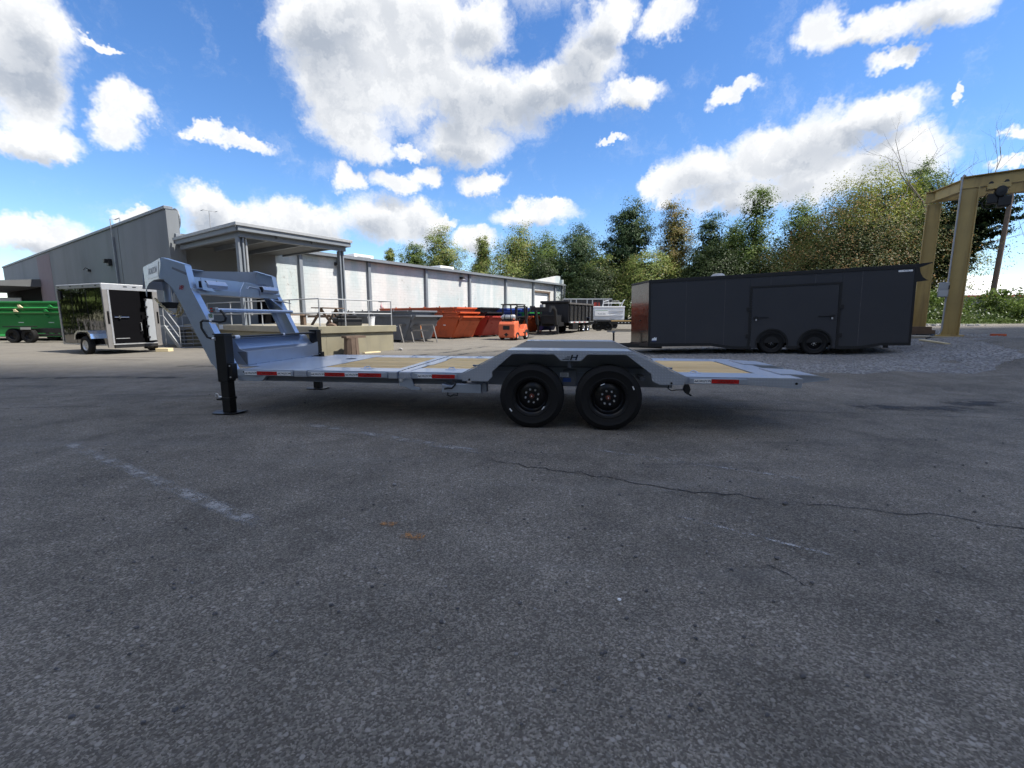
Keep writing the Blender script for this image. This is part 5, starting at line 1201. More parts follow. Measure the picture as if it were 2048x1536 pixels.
for y in (-.3, .3): MB().prism([(2.205, .55), (2.25, .55), (2.25, .12), (3.25, .09), (3.25, .06), (2.205, .06)], y - .06, y + .06).build('fork', BK, fk)
for x, y, r in ((.42, -.50, .24), (.42, .50, .24), (1.72, -.50, .31), (1.72, .50, .31)): wheel(fk, x, y, r, r, .2, r * .55, 5, .05, 'galv', 'zinc', out=-1 if y < 0 else 1, n=24, full=False)

# ------------------------------------------------------------------ black gooseneck dump trailer
bd = thing('dump_trailer', 'black gooseneck dump trailer with ribbed tall sides', 'trailer', (4.3, 34.0, G(4.3, 34)), R(59))
MB().prism([(0, .85), (4.9, .85), (4.95, 2.25), (-.05, 2.25)], 0, .06).build('near_side', M['bed_gloss'], bd); MB().prism([(0, .85), (4.9, .85), (4.95, 2.25), (-.05, 2.25)], 2.24, 2.30).build('far_side', BK, bd)
bx('headboard', BK, bd, -.06, .0, 0, 2.3, .85, 2.30); bx('tailgate', BK, bd, 4.9, 4.96, 0, 2.3, .85, 2.25); bx('bed_floor', BK, bd, 0, 4.9, .061, 2.239, .80, .9)
for k in range(7): MB().prism([(.05 + k * .78, .86), (.17 + k * .78, .86), (.15 + k * .78, 2.2), (.07 + k * .78, 2.2)], -.09, -.001).build('side_post', BK, bd)
bx('top_rail', M['dull_steel'], bd, -.08, 5.0, -.08, .07, 2.22, 2.34); bx('tarp_roll', BK, bd, -.25, .05, -.05, 2.35, 2.30, 2.48, bev=.06); bx('side_step', M['galv'], bd, .0, 4.9, -.14, -.001, .80, .92)
for k in range(9): bx('side_tape', M['decal_red' if k % 2 else 'decal_white'], bd, .1 + k * .52, .36 + k * .52, -.147, -.141, .83, .88)
bx('frame', BK, bd, -1.2, 5.0, .5, .65, .55, .80); bx('frame', BK, bd, -1.2, 5.0, 1.65, 1.8, .55, .80)
for y in (.35, 1.95):
    MB().prism([(-.3, .6), (-.3, .85), (-1.35, .95), (-1.55, 1.75), (-1.95, 2.05), (-2.45, 2.05), (-2.6, 1.6), (-2.5, 1.6), (-2.35, 1.85), (-2.0, 1.85), (-1.75, 1.65), (-1.5, .7), (-1.2, .6)], y - .07, y + .07).build('neck_arm', BK, bd)
    jk = bx('jack', BK, bd, -1.32, -1.18, y - .07, y + .07, .05, 1.1, bev=.01); bx('jack_foot', BK, jk, -1.40, -1.10, y - .14, y + .14, 0, .05)
bx('neck_cross', BK, bd, -2.5, -2.36, .42, 1.88, 1.7, 1.95); bx('tool_chest', BK, bd, -1.15, -.35, .45, 1.85, .75, 1.35, bev=.03); bx('chest_lid', BK, bd, -1.17, -.33, .43, 1.87, 1.351, 1.40, bev=.02)
MB().cyl((-2.45, 1.15, 1.72), (-2.45, 1.15, 1.25), .06, n=10).build('coupler_tube', BK, bd); bx('winch', M['galv'], bd, -2.3, -2.0, 1.0, 1.3, 1.96, 2.15)
for x in (3.0, 3.9): wheel(bd, x, .08, .40, .40, .24, .22, 8, .08, 'chrome', 'zinc', n=24, full=False); wheel(bd, x, 2.22, .40, .40, .24, .22, 8, .08, n=16, full=False, out=1); MB().cyl((x, .1, .4), (x, 2.2, .4), .05, n=8).build('axle', BK, bd)
bx('spare_rack', BK, bd, .6, 1.6, -.1, .3, .3, .75, bev=.03)

# ------------------------------------------------------------------ white dump body, equipment trailer, dark container, second enclosed trailer
wd = thing('white_dump_bed', 'white dump trailer bed with tube rack and printed panel', 'trailer', (6.95, 40.3, G(7, 40)), R(-6))
bx('side_panel', M['white_bed'], wd, 0, 3.0, 0, .06, .85, 1.95, bev=.02); bx('far_panel', M['white_bed'], wd, 0, 3.0, 1.9, 1.96, .85, 1.95); bx('front_panel', M['white_bed'], wd, -.05, .0, 0, 1.96, .85, 1.98); bx('tail_panel', M['white_bed'], wd, 3.0, 3.05, 0, 1.96, .85, 1.95); bx('bed_floor', M['white_bed'], wd, 0, 3, .061, 1.899, .80, .88)
bx('top_rail', M['white_bed'], wd, -.08, 3.08, -.04, .08, 1.9, 2.02, bev=.02)
for z in (1.62, 1.2): bx('side_rib', M['white_bed'], wd, .02, 2.98, -.03, -.001, z, z + .05)
pn = bx('print_panel', M['decal_white'], wd, .45, 1.65, -.045, -.031, 1.18, 1.72); text_part('PLAN 302', .16, M['grey_steel'], pn, face_y(1.05, -.047, 1.36)); bx('panel_band', M['decal_green'], pn, .5, 1.6, -.0475, -.0455, 1.64, 1.67)
for k in range(3): MB().beam((1.75, -.036, .95 + k * .2), (2.9, -.036, 1.2 + k * .2), .01, .02).build('side_stripe', M['grey_steel'], wd)
MB().tube([(1.1, 0, 2.0), (1.2, 0, 2.45), (1.6, 0, 2.52)], .04, 8).build('rack_tube', M['white_bed'], wd); MB().tube([(2.75, 0, 2.0), (2.9, 0, 2.45), (3.05, 0, 2.6)], .04, 8).build('rack_tube', M['white_bed'], wd); MB().tube([(1.2, 0, 2.3), (2.9, 0, 2.3)], .035, 8).build('rack_tube', M['white_bed'], wd); MB().tube([(1.9, .6, 2.0), (2.0, .6, 2.5), (2.6, .6, 2.5), (2.7, .6, 2.0)], .03, 8).build('rack_hoop', M['galv'], wd)
bx('frame', BK, wd, -1.0, 3.0, .3, .45, .55, .80)
for x in (1.2, 2.1): wheel(wd, x, -.02, .38, .38, .22, .2, n=16, full=False)
eq = thing('equipment_trailer', 'black equipment trailer with pale wood deck before the white bed', 'trailer', (6.0, 36.6, G(6.5, 36.5)), R(-5))
for y in (.05, 1.85): bx('side_rail', BK, eq, .3, 4.4, y, y + .1, .55, .78)
for k in range(9): bx('plank', M['deck_wood'], eq, 2.1, 4.3, .16 + k * .19, .335 + k * .19, .79, .83, bev=.004)
bx('fender', BK, eq, .85, 2.0, -.25, .04, .80, .86); MB().prism([(.75, .55), (.85, .80), (2.0, .80), (2.1, .55), (2.0, .55), (1.9, .74), (.95, .74), (.85, .55)], -.25, -.24).build('fender_skirt', BK, eq)
for x in (1.05, 1.8): wheel(eq, x, -.08, .36, .36, .21, .2, n=20, full=False); wheel(eq, x, 2.08, .36, .36, .21, .2, n=16, full=False, out=1)
MB().beam((.3, .1, .62), (-.9, .95, .6), .07, .14).build('tongue_rail', BK, eq); MB().beam((.3, 1.9, .62), (-.9, 1.05, .6), .07, .14).build('tongue_rail', BK, eq)
bx('tool_box', M['black_gloss'], eq, -.35, .35, .5, 1.5, .70, 1.12, bev=.04); MB().cyl((-.5, 1.0, .05), (-.5, 1.0, 1.25), .045, n=10).build('tongue_jack', BK, eq); bx('jack_foot', BK, eq, -.62, -.38, .88, 1.12, 0, .05); bx('coupler', M['galv'], eq, -1.15, -.9, .92, 1.08, .52, .68, bev=.02)
MB().tube([(-.4, .6, .9), (-.7, .5, .7), (-.75, .6, .35), (-.6, .8, .3)], .025, 6).build('hose', BK, eq)
for k in range(6): bx('side_tape', M['decal_white'], eq, 2.6 + k * .27, 2.7 + k * .27, .043, .049, .66, .71)
dc = thing('scrap_container', 'dark grey open container standing in the tree shade beyond the bins', 'container', (6.0, 52.0, G(6, 52)), R(0))
bx('side_wall', M['charcoal_skin'], dc, 0, 5.4, 0, .08, .1, 3.1); bx('far_wall', M['charcoal_skin'], dc, 0, 5.4, 2.2, 2.28, .1, 3.1); bx('end_wall', M['charcoal_skin'], dc, -.08, 0, 0, 2.28, .1, 3.1); bx('end_wall', M['charcoal_skin'], dc, 5.4, 5.48, 0, 2.28, .1, 3.1)
for k in range(9): bx('rib', M['grey_steel'] if k % 3 else M['charcoal_skin'], dc, .1 + k * .62, .2 + k * .62, -.07, -.001, .1, 3.0)
bx('top_rail', M['grey_steel'], dc, -.1, 5.5, -.08, .05, 3.0, 3.12); bx('faded_sign', M['red_paint'], dc, 3.4, 4.1, -.012, -.001, 2.0, 2.7)
e2 = thing('enclosed_trailer', 'slate enclosed trailer half hidden behind the charcoal trailer nose', 'trailer', (9.0, 33.5, G(9, 33.5)), R(-12))
bx('body', M['charcoal_skin'], e2, 0, 4.5, 0, 2.2, .55, 2.75, bev=.01); bx('top_rail', BK, e2, -.03, 4.53, -.03, 2.23, 2.70, 2.80); bx('corner_trim', BK, e2, -.03, .06, -.015, .05, .5, 2.7); bx('bottom_rail', BK, e2, -.02, 4.52, -.016, .05, .48, .58); bx('side_door', M['charcoal_skin'], e2, .5, 1.3, -.02, .0, .75, 2.5, bev=.01); bx('bar_lock', BK, e2, .55, .9, -.04, -.021, 1.5, 1.54)
for x in (2.4, 3.2): wheel(e2, x, .02, .34, .34, .21, .19, n=16, full=False)

# ------------------------------------------------------------------ yellow gantry crane
gz = G(14.81, 15.16)
gn = thing('gantry_crane', 'weathered yellow steel gantry crane with trolley hoist', 'crane', (14.81, 15.16, gz), R(-40))
YS = M['yellow_steel']
def icol(px, py, z0, z1, w_, d_, nm='column'):
    o = MB().box(px - w_ / 2, px - w_ / 2 + .03, py - d_ / 2, py + d_ / 2, z0, z1).box(px + w_ / 2 - .03, px + w_ / 2, py - d_ / 2, py + d_ / 2, z0, z1).box(px - w_ / 2 + .03, px + w_ / 2 - .03, py - .07, py - .05, z0, z1).build(nm, YS, gn, bev=.004); return o
F = (1.32 * 0 + (15.3 - 14.81) * math.cos(R(40)) + (16.9 - 15.16) * math.sin(R(-40)), (15.3 - 14.81) * math.sin(R(40)) + (16.9 - 15.16) * math.cos(R(-40)))
def ibeam(a, b, h=.38, w_=.2, nm='beam'):
    a, b = Vector(a), Vector(b); up = Vector((0, 0, 1))
    return MB().beam(a + up * (h / 2 - .012), b + up * (h / 2 - .012), w_, .024).beam(a - up * (h / 2 - .012), b - up * (h / 2 - .012), w_, .024).beam(a, b, .018, h - .048).build(nm, YS, gn)
TZ = 4.94
icol(0, 0, .05, TZ - .20, .44, .36); icol(F[0], F[1], .05, TZ - .24, .40, .36)
ibeam((-.25, 0, TZ), (9, 0, TZ)); ibeam((F[0] - .25, F[1], TZ), (9, F[1], TZ)); ibeam((0, .11, TZ + .0), (F[0], F[1] - .11, TZ), nm='end_beam')
for x, y in ((8.7, 0), (8.7, F[1])): icol(x, y, -.5, TZ - .24, .44, .36)
bx('base_plate', YS, gn, -.34, .34, -.3, .3, .0, .05); bx('base_plate', M['rust'], gn, F[0] - .34, F[0] + .34, F[1] - .3, F[1] + .3, -.02, .05)
for y in (-.05,): MB().tube([(-.215, -.205, TZ + .16), (-.215, -.205, .25), (-.25, -.23, .1), (-.32, -.24, .02)], .024, 8).build('conduit', M['galv'], gn, smooth=True)
MB().tube([(-.215, -.205, TZ + .16), (-.19, -.17, TZ + .22), (-.15, -.11, TZ + .20)], .024, 8).build('conduit', M['galv'], gn, smooth=True)
sb = bx('switch_box', M['galv'], gn, -.44, -.18, -.34, -.20, 1.30, 1.78, bev=.015); bx('switch_cover', M['alu'], sb, -.42, -.20, -.355, -.341, 1.32, 1.52); bx('switch_lever', BK, sb, -.20, -.17, -.37, -.345, 1.55, 1.68)
tz = empty('trolley', (.62, 0, .1), 0, gn); tz.scale = (.8, .8, 1)
MB().box(-.30, .34, -.22, .22, TZ - .42, TZ - .26).build('trolley_frame', YS, tz, bev=.01); MB().lathe([(.0001, -.3), (.15, -.28), (.18, -.2), (.18, .2), (.15, .28), (.0001, .3)], (.1, 0, TZ - .52), 'y', 14).build('drum', BK, tz, smooth=True)
bx('motor', BK, tz, .05, .42, -.2, .2, TZ - .98, TZ - .66, bev=.04); bx('control_box', BK, tz, -.25, .04, -.18, .18, TZ - .85, TZ - .55, bev=.02)
MB().tube([(-.25, .0, TZ - .5), (-.45, .05, TZ - .75), (-.2, .1, TZ - .9), (.1, .1, TZ - .8)], .015, 6).build('cable', BK, tz)
for x in (-.2, .22): MB().cyl((x, -.14, TZ - .24), (x, .14, TZ - .24), .07, n=12).build('trolley_wheel', BK, tz)
for k in range(3): MB().torus(Matrix.Translation((F[0] + .5 + k * .45, F[1], TZ - .45)) @ Matrix.Rotation(R(90), 4, 'X'), .18, .014, 14, 5).build('festoon_cable', BK, gn)
pd = MB().box(-1.7, .6, -.45, .45, -.16, 0).build('footing', M['concrete_top'], gn, bev=.02)
bxk = MB().box(0, .36, -.06, .06, 0, .07).build('paver_brick', M['orange_paint'], None, bev=.006); bxk.location = (15.75, 14.72, G(15.75, 14.72)); bxk.rotation_euler = (0, 0, R(-25)); tag(bxk, 'orange brick lying at the end of the gantry footing', 'brick')
lb = MB().box(0, 1.45, -.07, .07, 0, .04).build('plank_board', M['pale_lumber'], None, bev=.004); lb.location = (13.48, 14.71, G(13.48, 14.71) + .01); lb.rotation_euler = (0, R(2.2), R(-108.6)); tag(lb, 'pale plank lying on the gravel by the gantry leg', 'plank')
pl_ = thing('timber_cribbing', 'stacked dark timber blocks under the far gantry leg', 'timber', (15.05, 16.45, G(15, 16.5)), R(-40))
for k in range(2): bx('timber', M['old_wood'], pl_, -.45, .35, -.25 + k * .27, -.02 + k * .27, .0, .16)
bx('timber', M['old_wood'], pl_, -.35, .25, -.22, .22, .161, .28)
cb_ = MB().tube([(14.2, 15.8, G(14.2, 15.8) + .03), (14.6, 16.2, .78), (14.9, 15.7, .8), (14.5, 15.5, .76), (14.3, 15.2, .74), (13.9, 15.0, .70)], .022, 6).build('loose_cable', BK, None, smooth=True); tag(cb_, 'black cable coiled on the ground between the gantry legs', 'cable')

# ------------------------------------------------------------------ trees
import numpy as np
def leaves_mesh(name, pos, size, rng, mat, up=.35, asp=.55, ctr=None):
    """one rhombic leaf per position"""
    n = len(pos); nrm = rng.normal(size=(n, 3)); nrm[:, 2] = np.abs(nrm[:, 2]) + up
    if ctr is not None:
        od = pos - ctr; od /= np.linalg.norm(od, axis=1)[:, None] + 1e-6; nrm = nrm * .5 + od * 1.3
    nrm /= np.linalg.norm(nrm, axis=1)[:, None]
    a = np.cross(nrm, rng.normal(size=(n, 3))); a /= np.linalg.norm(a, axis=1)[:, None] + 1e-9; b = np.cross(nrm, a)
    s = (size * rng.uniform(.6, 1.35, n))[:, None]; a = a * s; b = b * s * asp
    v = np.empty((n, 4, 3)); v[:, 0] = pos - a; v[:, 1] = pos - b; v[:, 2] = pos + a; v[:, 3] = pos + b
    me = bpy.data.meshes.new(name); me.vertices.add(4 * n); me.vertices.foreach_set('co', v.reshape(-1)); me.loops.add(4 * n); me.loops.foreach_set('vertex_index', np.arange(4 * n)); me.polygons.add(n); me.polygons.foreach_set('loop_start', np.arange(0, 4 * n, 4)); me.update(calc_edges=True); me.materials.append(mat)
    return me
PROF = {
    'round': lambda t: np.sqrt(np.clip(1 - ((t - .48) / .56) ** 2, 0.01, 1)),
    'oval': lambda t: np.clip(np.sin(np.pi * np.clip(t * .86 + .12, 0, 1)) ** .75, .03, 1),
    'cone': lambda t: np.clip(1.06 - t, .04, 1) ** .8 * np.clip(.55 + t * 2.2, 0, 1),
    'pinetop': lambda t: np.where(t > .42, np.sqrt(np.clip(1 - ((t - .70) / .33) ** 2, .02, 1)), .30 + .5 * np.clip(t / .42, 0, 1)),
    'spire': lambda t: np.clip(1.02 - t, .03, 1) ** .65 * .95,
}
def crown_points(rng, h0, h1, r, prof, n_cl, per, clr, lumps=5, flat=.7):
    """leaf clumps on the skins of many sub-crowns: billowy outline with gaps"""
    ns = 20; st = np.concatenate([np.linspace(.06, .97, ns - 4), rng.uniform(.2, .8, 4)]); saz = np.arange(ns) * 2.4 + rng.uniform(-.5, .5, ns)
    pr = PROF[prof](st); sr = r * (.26 + .30 * pr) * rng.uniform(.75, 1.2, ns); rad = np.maximum(0, r * pr * rng.uniform(.55, 1.12, ns) - sr * .75)
    sc = np.stack([rad * np.cos(saz), rad * np.sin(saz), h0 + (h1 - h0) * st], 1)
    w_ = sr ** 2; k = rng.choice(ns, n_cl, p=w_ / w_.sum())
    d = rng.normal(size=(n_cl, 3)); d[:, 2] += .25; d /= np.linalg.norm(d, axis=1)[:, None]
    f = np.where(rng.random(n_cl) < .8, rng.uniform(.72, 1.05, n_cl), rng.uniform(.1, .7, n_cl))
    c = sc[k] + d * (sr[k] * f)[:, None] * np.array([1, 1, .85])
    sz = clr * rng.uniform(.5, 1.3, n_cl)
    e = rng.normal(size=(n_cl, per, 3)) * .55; e[:, :, 2] *= flat
    return c, (c[:, None, :] + e * sz[:, None, None]).reshape(-1, 3)
def tree(name, label, x, y, h, r, prof='oval', mat='leaf_green', base=.12, n_cl=260, per=34, leaf=.17, clr=None, seed=1, trunk=.2, bark='bark', limbs=9, lean=0., flat=.7):
    rng = np.random.default_rng(seed); o = thing(name, label, 'tree', (x, y, G(x, y)), 0, 'trees beyond the yard')
    h0 = h * base; clr = clr or r * .17 + .15
    c, p = crown_points(rng, h0, h - clr * .6, r, prof, n_cl, per, clr, flat=flat)
    p[:, 0] += lean * (p[:, 2] / h) ** 2; c[:, 0] += lean * (c[:, 2] / h) ** 2
    p[:, 2] = np.maximum(p[:, 2], .1)
    ci = c[rng.choice(len(c), len(c))] * np.array([.5, .5, .88]); ip = np.repeat(ci, 8, 0) + rng.normal(size=(len(ci) * 8, 3)) * clr * .7; ip[:, 2] = np.clip(ip[:, 2], .1, h * .86)
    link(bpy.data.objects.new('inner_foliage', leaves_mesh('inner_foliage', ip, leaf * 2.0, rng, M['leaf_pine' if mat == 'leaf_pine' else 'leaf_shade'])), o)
    link(bpy.data.objects.new('crown', leaves_mesh('crown', p, leaf, rng, M[mat], ctr=np.repeat(np.column_stack([c[:, 0] * .55, c[:, 1] * .55, c[:, 2] - clr * .6]), per, 0))), o)
    k = 7; pts = [(lean * (i / k) ** 2 + rng.normal() * .06, rng.normal() * .06, -.2 + (h * .86 + .2) * i / k) for i in range(k + 1)]
    tk = MB().tube(pts, trunk, 8, True, [trunk * (1.15 - 1.02 * i / k) for i in range(k + 1)]).build('trunk', M[bark], o, smooth=True)
    idx = rng.choice(len(c), limbs, replace=False)
    for i in idx:
        q = c[i]; zt = max(h0 * .6, q[2] - abs(rng.normal()) * .12 * h - .1 * h); f = min(1, zt / (h * .86)); a = (lean * f * f, 0, zt)
        m = ((a[0] + q[0]) / 2, (a[1] + q[1]) / 2, (zt + q[2]) / 2 + .03 * h)
        MB().tube([a, m, tuple(q)], .1, 6, True, [trunk * .42 * (1.1 - f * .7), trunk * .26 * (1.1 - f * .7), trunk * .08]).build('limb', M[bark], tk, smooth=True)
    return o
T = [  # name, label, x, y, h, r, profile, leaf material, crown base, options
    ('small_tree', 'small pale green tree peeping over the middle of the warehouse roof', -25.3, 95, 16.0, 2.2, 'cone', 'leaf_light', .1, {}),
    ('broadleaf_tree', 'mid green tree second behind the warehouse roof', -19.6, 92, 16.6, 3.6, 'oval', 'leaf_green', .1, {}),
    ('broadleaf_tree', 'tall golden green twin-topped tree behind the warehouse', -13.4, 88, 18.2, 5.2, 'oval', 'leaf_light', .1, dict(n_cl=460)),
    ('broadleaf_tree', 'narrow golden green tree right of the twin-topped one', -5.4, 85, 16.2, 3.1, 'spire', 'leaf_light', .08, {}),
    ('broadleaf_tree', 'broad yellowish tree above the far end of the warehouse', 1.3, 75, 16.3, 5.0, 'oval', 'leaf_light', .06, dict(n_cl=460)),
    ('broadleaf_tree', 'dense green tree beside the broad yellowish tree', 6.0, 72, 14.4, 4.3, 'oval', 'leaf_green', .05, {}),
    ('pine_tree', 'dark pine with ragged top right of the warehouse end', 10.0, 68, 15.0, 3.6, 'oval', 'leaf_pine', .05, {}),
    ('broadleaf_tree', 'low light green tree below the two dark pines', 12.4, 62, 9.6, 2.9, 'round', 'leaf_light', .03, {}),
    ('pine_tree', 'tall dark pine with a rounded top standing clear against the sky', 15.6, 62, 16.6, 3.0, 'pinetop', 'leaf_pine', .12, dict(n_cl=300)),
    ('broadleaf_tree', 'low sunlit green tree under the rounded pine', 16.4, 55, 8.8, 3.6, 'round', 'leaf_light', .02, {}),
    ('broadleaf_tree', 'tall brownish gold tree right of the rounded pine', 21.2, 60, 16.6, 3.4, 'spire', 'leaf_brown', .06, {}),
    ('pine_tree', 'dark layered pine behind the charcoal trailer front', 24.0, 56, 14.0, 3.3, 'cone', 'leaf_pine', .05, dict(flat=.35)),
    ('broadleaf_tree', 'slim green tree between the layered pine and the airy tall tree', 27.8, 58, 13.2, 2.8, 'oval', 'leaf_green', .04, {}),
    ('broadleaf_tree', 'airy tall green tree with a pointed top above the charcoal trailer', 28.4, 54, 16.6, 3.2, 'spire', 'leaf_green', .06, dict(per=80, n_cl=260)),
    ('broadleaf_tree', 'rounded green tree behind the trailer escape door', 32.6, 52, 14.4, 3.6, 'oval', 'leaf_green', .04, dict(per=85)),
    ('willow_tree', 'bright yellow green feathery tree above the brown flowering tree', 37.0, 48, 15.4, 4.6, 'round', 'leaf_yellow', .25, dict(n_cl=420, flat=1.0)),
    ('broadleaf_tree', 'tall leafy green treetop leaning beside the bare branches', 45.5, 52, 18.2, 3.2, 'pinetop', 'leaf_green', .2, {}),
    ('mimosa_tree', 'wide low tree with orange brown blossom behind the charcoal trailer', 29.8, 40, 10.2, 7.6, 'round', 'leaf_mimosa', .03, dict(n_cl=1050, per=80, flat=.5, leaf=.07)),
    ('broadleaf_tree', 'yellow green tree just left of the gantry', 40.6, 46, 12.4, 4.4, 'oval', 'leaf_light', .05, {}),
    ('cedar_tree', 'dark spreading evergreen standing behind the gantry legs', 36.3, 38, 11.0, 2.9, 'pinetop', 'leaf_shade', .42, dict(n_cl=420, flat=.35, lean=1.6, clr=.42)),
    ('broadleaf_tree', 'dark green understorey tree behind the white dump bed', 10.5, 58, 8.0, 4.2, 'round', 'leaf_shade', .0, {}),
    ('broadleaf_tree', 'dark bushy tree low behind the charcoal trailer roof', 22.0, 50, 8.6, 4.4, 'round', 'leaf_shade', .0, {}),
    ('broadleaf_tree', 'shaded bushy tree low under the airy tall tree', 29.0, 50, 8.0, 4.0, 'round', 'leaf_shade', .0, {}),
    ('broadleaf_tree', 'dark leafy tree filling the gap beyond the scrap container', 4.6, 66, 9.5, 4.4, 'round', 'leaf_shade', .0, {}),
]
for i, (nm, lb_, x, y, h, r, pf, mt, bs, kw) in enumerate(T):
    k = dict(n_cl=360, per=95, leaf=.115 if y > 60 else .095, trunk=.12 + h * .008); k.update(kw)
    tree(nm, lb_, x, y, h - G(x, y), r * (1.22 if 4 <= i <= 14 else 1.08), pf, mt, bs, seed=100 + i, bark='bark', **k)

# leafless tree: recursive limbs
def bare_tree(x, y, h, seed):
    rnd = random.Random(seed); o = thing('bare_tree', 'leafless grey tree with upswept bare branches left of the gantry', 'tree', (x, y, G(x, y)), 0, 'trees beyond the yard')
    tk = MB().tube([(0, 0, -.2), (.1, 0, h * .2), (.35, 0, h * .42)], .2, 8, True, [.19, .15, .11]).build('trunk', M['bark_pale'], o, smooth=True)
    def grow(mb, p, d, L, r, depth):
        pts = [p]; rr = [r]; q = Vector(p); dd = Vector(d)
        for k in range(4):
            dd = (dd + Vector((rnd.uniform(-.2, .2), rnd.uniform(-.2, .2), rnd.uniform(-.05, .16)))).normalized(); q = q + dd * L / 4; pts.append(tuple(q)); rr.append(r * (1 - .55 * (k + 1) / 4))
            if depth > 0 and k >= 1:
                for _ in range(1 if depth > 1 else 2):
                    side = Vector((rnd.uniform(-1, 1), rnd.uniform(-.7, .7), rnd.uniform(-.1, .8))).normalized()
                    grow(mb, tuple(q), tuple((dd * .55 + side * .75).normalized()), L * rnd.uniform(.45, .68), rr[-1] * .62, depth - 1)
        mb.tube(pts, .1, 5, True, rr)
    for k, (dx, dy, dz, f) in enumerate(((.75, .1, .75, .62), (.45, -.3, 1.0, .66), (1.0, .2, .42, .60), (-.5, .2, .95, .52), (.2, .4, 1.0, .6))):
        mb = MB(); grow(mb, (.1 + k * .06, 0, h * (.22 + .05 * k)), tuple(Vector((dx, dy, dz)).normalized()), h * f, .15, 3)
        mb.build('bare_limb', M['bark_pale'], tk, smooth=True, recalc=False)
bare_tree(39.6, 43.5, 13.4, 5)

# ------------------------------------------------------------------ utility pole, barn, far hill
up_ = thing('utility_pole', 'leaning wooden utility pole behind the gantry', 'utility pole', (36.5, 34.5, G(36.5, 34.5)), rot=(0, R(2.0), 0))
MB().tube([(0, 0, -.3), (0, 0, 5), (0, 0, 9.9)], .15, 12, True, [.19, .165, .135]).build('pole', M['pole_wood'], up_, smooth=True)
MB().beam((-1.3, .0, 9.35), (1.7, 0, 9.55), .1, .12).build('cross_arm', M['pole_wood'], up_); MB().cyl((-1.1, 0, 9.42), (-1.1, 0, 9.65), .05, n=8).build('insulator', M['grey_steel'], up_); MB().cyl((1.5, 0, 9.6), (1.5, 0, 9.85), .05, n=8).build('insulator', M['grey_steel'], up_)
MB().tube([(1.3, 0, 9.5), (1.9, 0, 9.0), (2.0, 0, 9.4)], .03, 6).build('bracket', M['grey_steel'], up_)
MB().tube(sag((1.7, 0, 9.6), (14, -6, 9.0), .5), .012, 5).build('service_wire', BK, up_); MB().tube(sag((.1, 0, 9.0), (2.6, -2.2, -.5), .0), .01, 5).build('guy_wire', BK, up_)
bn_ = thing('barn', 'long low barn with bright white metal roof beyond the weeds', 'building', (84, 92, 0), R(-9))
MB().prism([(0, .2), (0, 6.1), (9, 10.2), (18, 6.1), (18, .2)], 0, 46, 'x').build('wall', M['greybin_paint'], bn_); MB().plate([(-.6, -.7, 5.9), (47, -.7, 5.9), (47, 9, 10.45), (-.6, 9, 10.45)], .12).build('roof', M['roof_white'], bn_); MB().plate([(-.6, 18.7, 5.9), (47, 18.7, 5.9), (47, 9, 10.45), (-.6, 9, 10.45)], .12).build('roof', M['roof_white'], bn_)
bx('eave_trim', M['red_paint'], bn_, -.5, 46.5, -.85, -.78, 5.6, 5.95)
for k in range(5): bx('window', M['void_black'], bn_, 5 + k * 9, 8.5 + k * 9, -.05, -.001, 2.5, 3.4)
hl = MB(); hn = 60
for i in range(hn + 1):
    a = R(20 + 100 * i / hn); d_ = 620; hh = 26 + 34 * math.exp(-((i - 30) / 12) ** 2) + 6 * math.sin(i * .7) + 3 * math.sin(i * 2.3)
    for k, (f, z) in enumerate(((1, -2), (1.08, hh * .7), (1.2, hh), (1.5, hh * .8))): hl.v.append((math.sin(a) * d_ * f, math.cos(a) * d_ * f, z))
hl.f = [(i * 4 + k, (i + 1) * 4 + k, (i + 1) * 4 + k + 1, i * 4 + k + 1) for i in range(hn) for k in range(3)]
pmat('far_wood', (.045, .065, .05), .95, 0, .35, .05, world=True)
tag(hl.build('hills', M['far_wood'], None, smooth=True), 'low wooded hill on the horizon behind the barn', None, None, 'structure')

# ------------------------------------------------------------------ verge: grass, weeds, bushes
rng = np.random.default_rng(11)
def verge(n, f): 
    out = []
    while len(out) < n:
        x, y = rng.uniform(18, 62), rng.uniform(18, 52)
        if f(x, y): out.append((x, y))
    return np.array(out)
inv = lambda x, y: (y > 29.5 + .10 * (x - 22) * 0 + (6 - min(6, max(0, x - 20))) * .0) and y < 40 and x > y * .62
gpts = verge(14000, inv); gz_ = np.array([G(a, b) for a, b in gpts])
gp3 = np.column_stack([gpts, gz_ + rng.uniform(.02, .3, len(gpts))])
o = link(bpy.data.objects.new('verge_grass', leaves_mesh('verge_grass', gp3, .13, rng, M['grass_blade'], up=-.2, asp=.25))); tag(o, 'rough green grass verge along the far road', 'grass', None, 'stuff')
gm = [(18, 29.2), (30, 29.6), (44, 29.8), (62, 30.2), (70, 60), (40, 80), (22, 60), (18.2, 40)]
pmat('verge_soil', (.07, .085, .035), .95, 0, .3, .6, world=True, bump=.5, bs=4)
tag(drape('verge', gm, M['verge_soil'], .012, 3.), 'grassy ground beyond the far road', None, None, 'structure')
wp = verge(900, lambda x, y: 31 < y < 38 and x > y * .80)
cl = []
for a, b in wp:
    hgt = rng.uniform(.4, 1.35) * (1.0 + .35 * math.sin(a * .9)); k = 26
    q = rng.normal(size=(k, 3)) * np.array([.32, .32, hgt * .28]); q[:, 2] = np.abs(q[:, 2]) + rng.uniform(0, hgt * .8, k); cl.append(q + np.array([a, b, G(a, b)]))
o = link(bpy.data.objects.new('weeds', leaves_mesh('weeds', np.concatenate(cl), .085, rng, M['leaf_weed'], up=.2))); tag(o, 'tall weeds with small white flowers along the far verge', 'weeds', None, 'stuff')
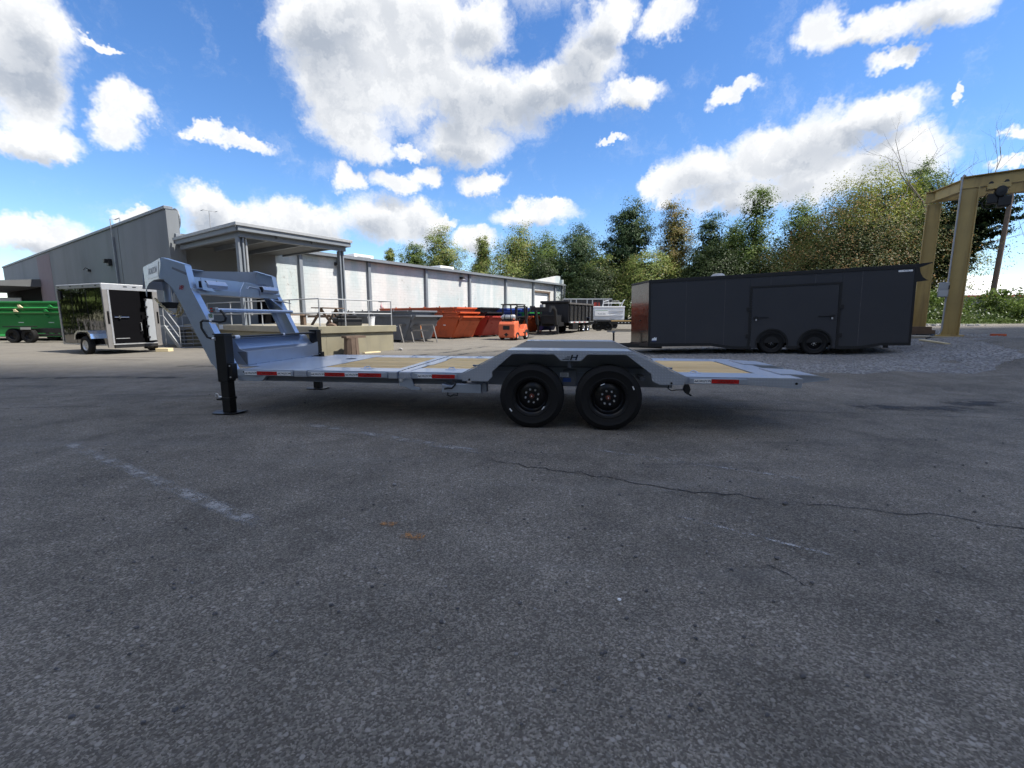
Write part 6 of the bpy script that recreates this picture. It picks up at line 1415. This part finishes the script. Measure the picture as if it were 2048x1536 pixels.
def bush(label, x, y, h, r, mt, seed):
    rg_ = np.random.default_rng(seed); o = thing('bush', label, 'bush', (x, y, G(x, y)), 0, 'bushes on the far verge')
    c, p = crown_points(rg_, .15, h, r, 'round', 90, 34, r * .3); p[:, 2] = np.maximum(p[:, 2], .03)
    link(bpy.data.objects.new('foliage', leaves_mesh('foliage', p, .09, rg_, M[mt])), o)
    for k in range(3):
        a = rg_.uniform(0, 6.28); MB().tube([(0, 0, -.1), (.3 * r * math.cos(a), .3 * r * math.sin(a), h * .5), (.5 * r * math.cos(a), .5 * r * math.sin(a), h * .95)], .03, 5).build('stem', M['bark'], o)
bush('tall dark shrub filling the gap between the gantry legs', 34.4, 38.5, 6.4, 1.9, 'leaf_shade', 9); bush('dense dark bush at the foot of the utility pole', 35.6, 33.0, 2.1, 1.6, 'leaf_green', 1); bush('rounded bush right of the utility pole', 38.6, 33.2, 1.9, 1.7, 'leaf_green', 2)
bush('bush between the two gantry legs', 31.6, 33.5, 2.2, 1.7, 'leaf_green', 3); bush('low bush at the right edge of the picture', 37.0, 31.0, 1.3, 1.5, 'leaf_green', 4); bush('flowering bush before the barn wall', 40.8, 34.5, 1.6, 1.8, 'leaf_weed', 5)
for k in range(7):
    x, y = 36.0 + k * .9 + random.uniform(-.2, .2), 32.0 + random.uniform(0, 2)
    h = random.uniform(2.4, 3.4); mb = MB().tube([(0, 0, 0), (.1, 0, h * .5), (.05 + random.uniform(-.3, .3), 0, h)], .014, 4)
    for j in range(6):
        z = h * (.45 + .09 * j); s_ = random.choice((-1, 1)); mb.tube([(.08, 0, z), (.08 + s_ * random.uniform(.2, .5), random.uniform(-.2, .2), z + random.uniform(.1, .4))], .008, 4)
    st2 = thing('weed_stalk', ('tall dry weed stalk nearest the gantry leg', 'second tall dry weed stalk from the gantry', 'third tall dry weed stalk from the gantry', 'fourth tall dry weed stalk from the gantry', 'fifth tall dry weed stalk from the gantry', 'sixth tall dry weed stalk from the gantry', 'last tall dry weed stalk before the picture edge')[k], 'plant', (x, y, G(x, y)), 0, 'dry weed stalks before the barn'); mb.build('stalk', M['bark'], st2, recalc=False)
pts = [(x, y, random.uniform(.05, .16)) for x, y in [(random.uniform(24.5, 28.5), random.uniform(26.5, 29)) for _ in range(60)]]
stones('rubble', pts, M['stone'], 'heap of pale rubble stones by the road beyond the gantry')
# unseen woods: left part mirrored in black trailer, rear ring added to cut skylight
wr = np.random.default_rng(77); wl_ = []
for k in range(64):
    a_ = -96 - 168 * (k + wr.uniform(-.4, .4)) / 64; d_ = wr.uniform(30, 42) if a_ < -125 else wr.uniform(44, 56)
    x, y = math.sin(R(a_)) * d_, math.cos(R(a_)) * d_
    if a_ > -108: y = abs(y) * .6 + 4
    c, p = crown_points(wr, .3, wr.uniform(13, 19), wr.uniform(3.0, 4.4), 'oval', 110, 18, 1.1); wl_.append(p + np.array([x, y, 0]))
for k in range(10):
    c, p = crown_points(wr, .2, wr.uniform(9, 14), wr.uniform(3.0, 4.0), 'oval', 130, 24, 1.0); wl_.append(p + np.array([-47 + wr.uniform(-2, 2), -12 + k * 4.2, 0]))
o = link(bpy.data.objects.new('woods', leaves_mesh('woods', np.concatenate(wl_), .34, wr, M['leaf_green']))); tag(o, 'unseen green woods, left part mirrored in the black trailer, rear ring added to cut skylight', 'woods', None, 'stuff')
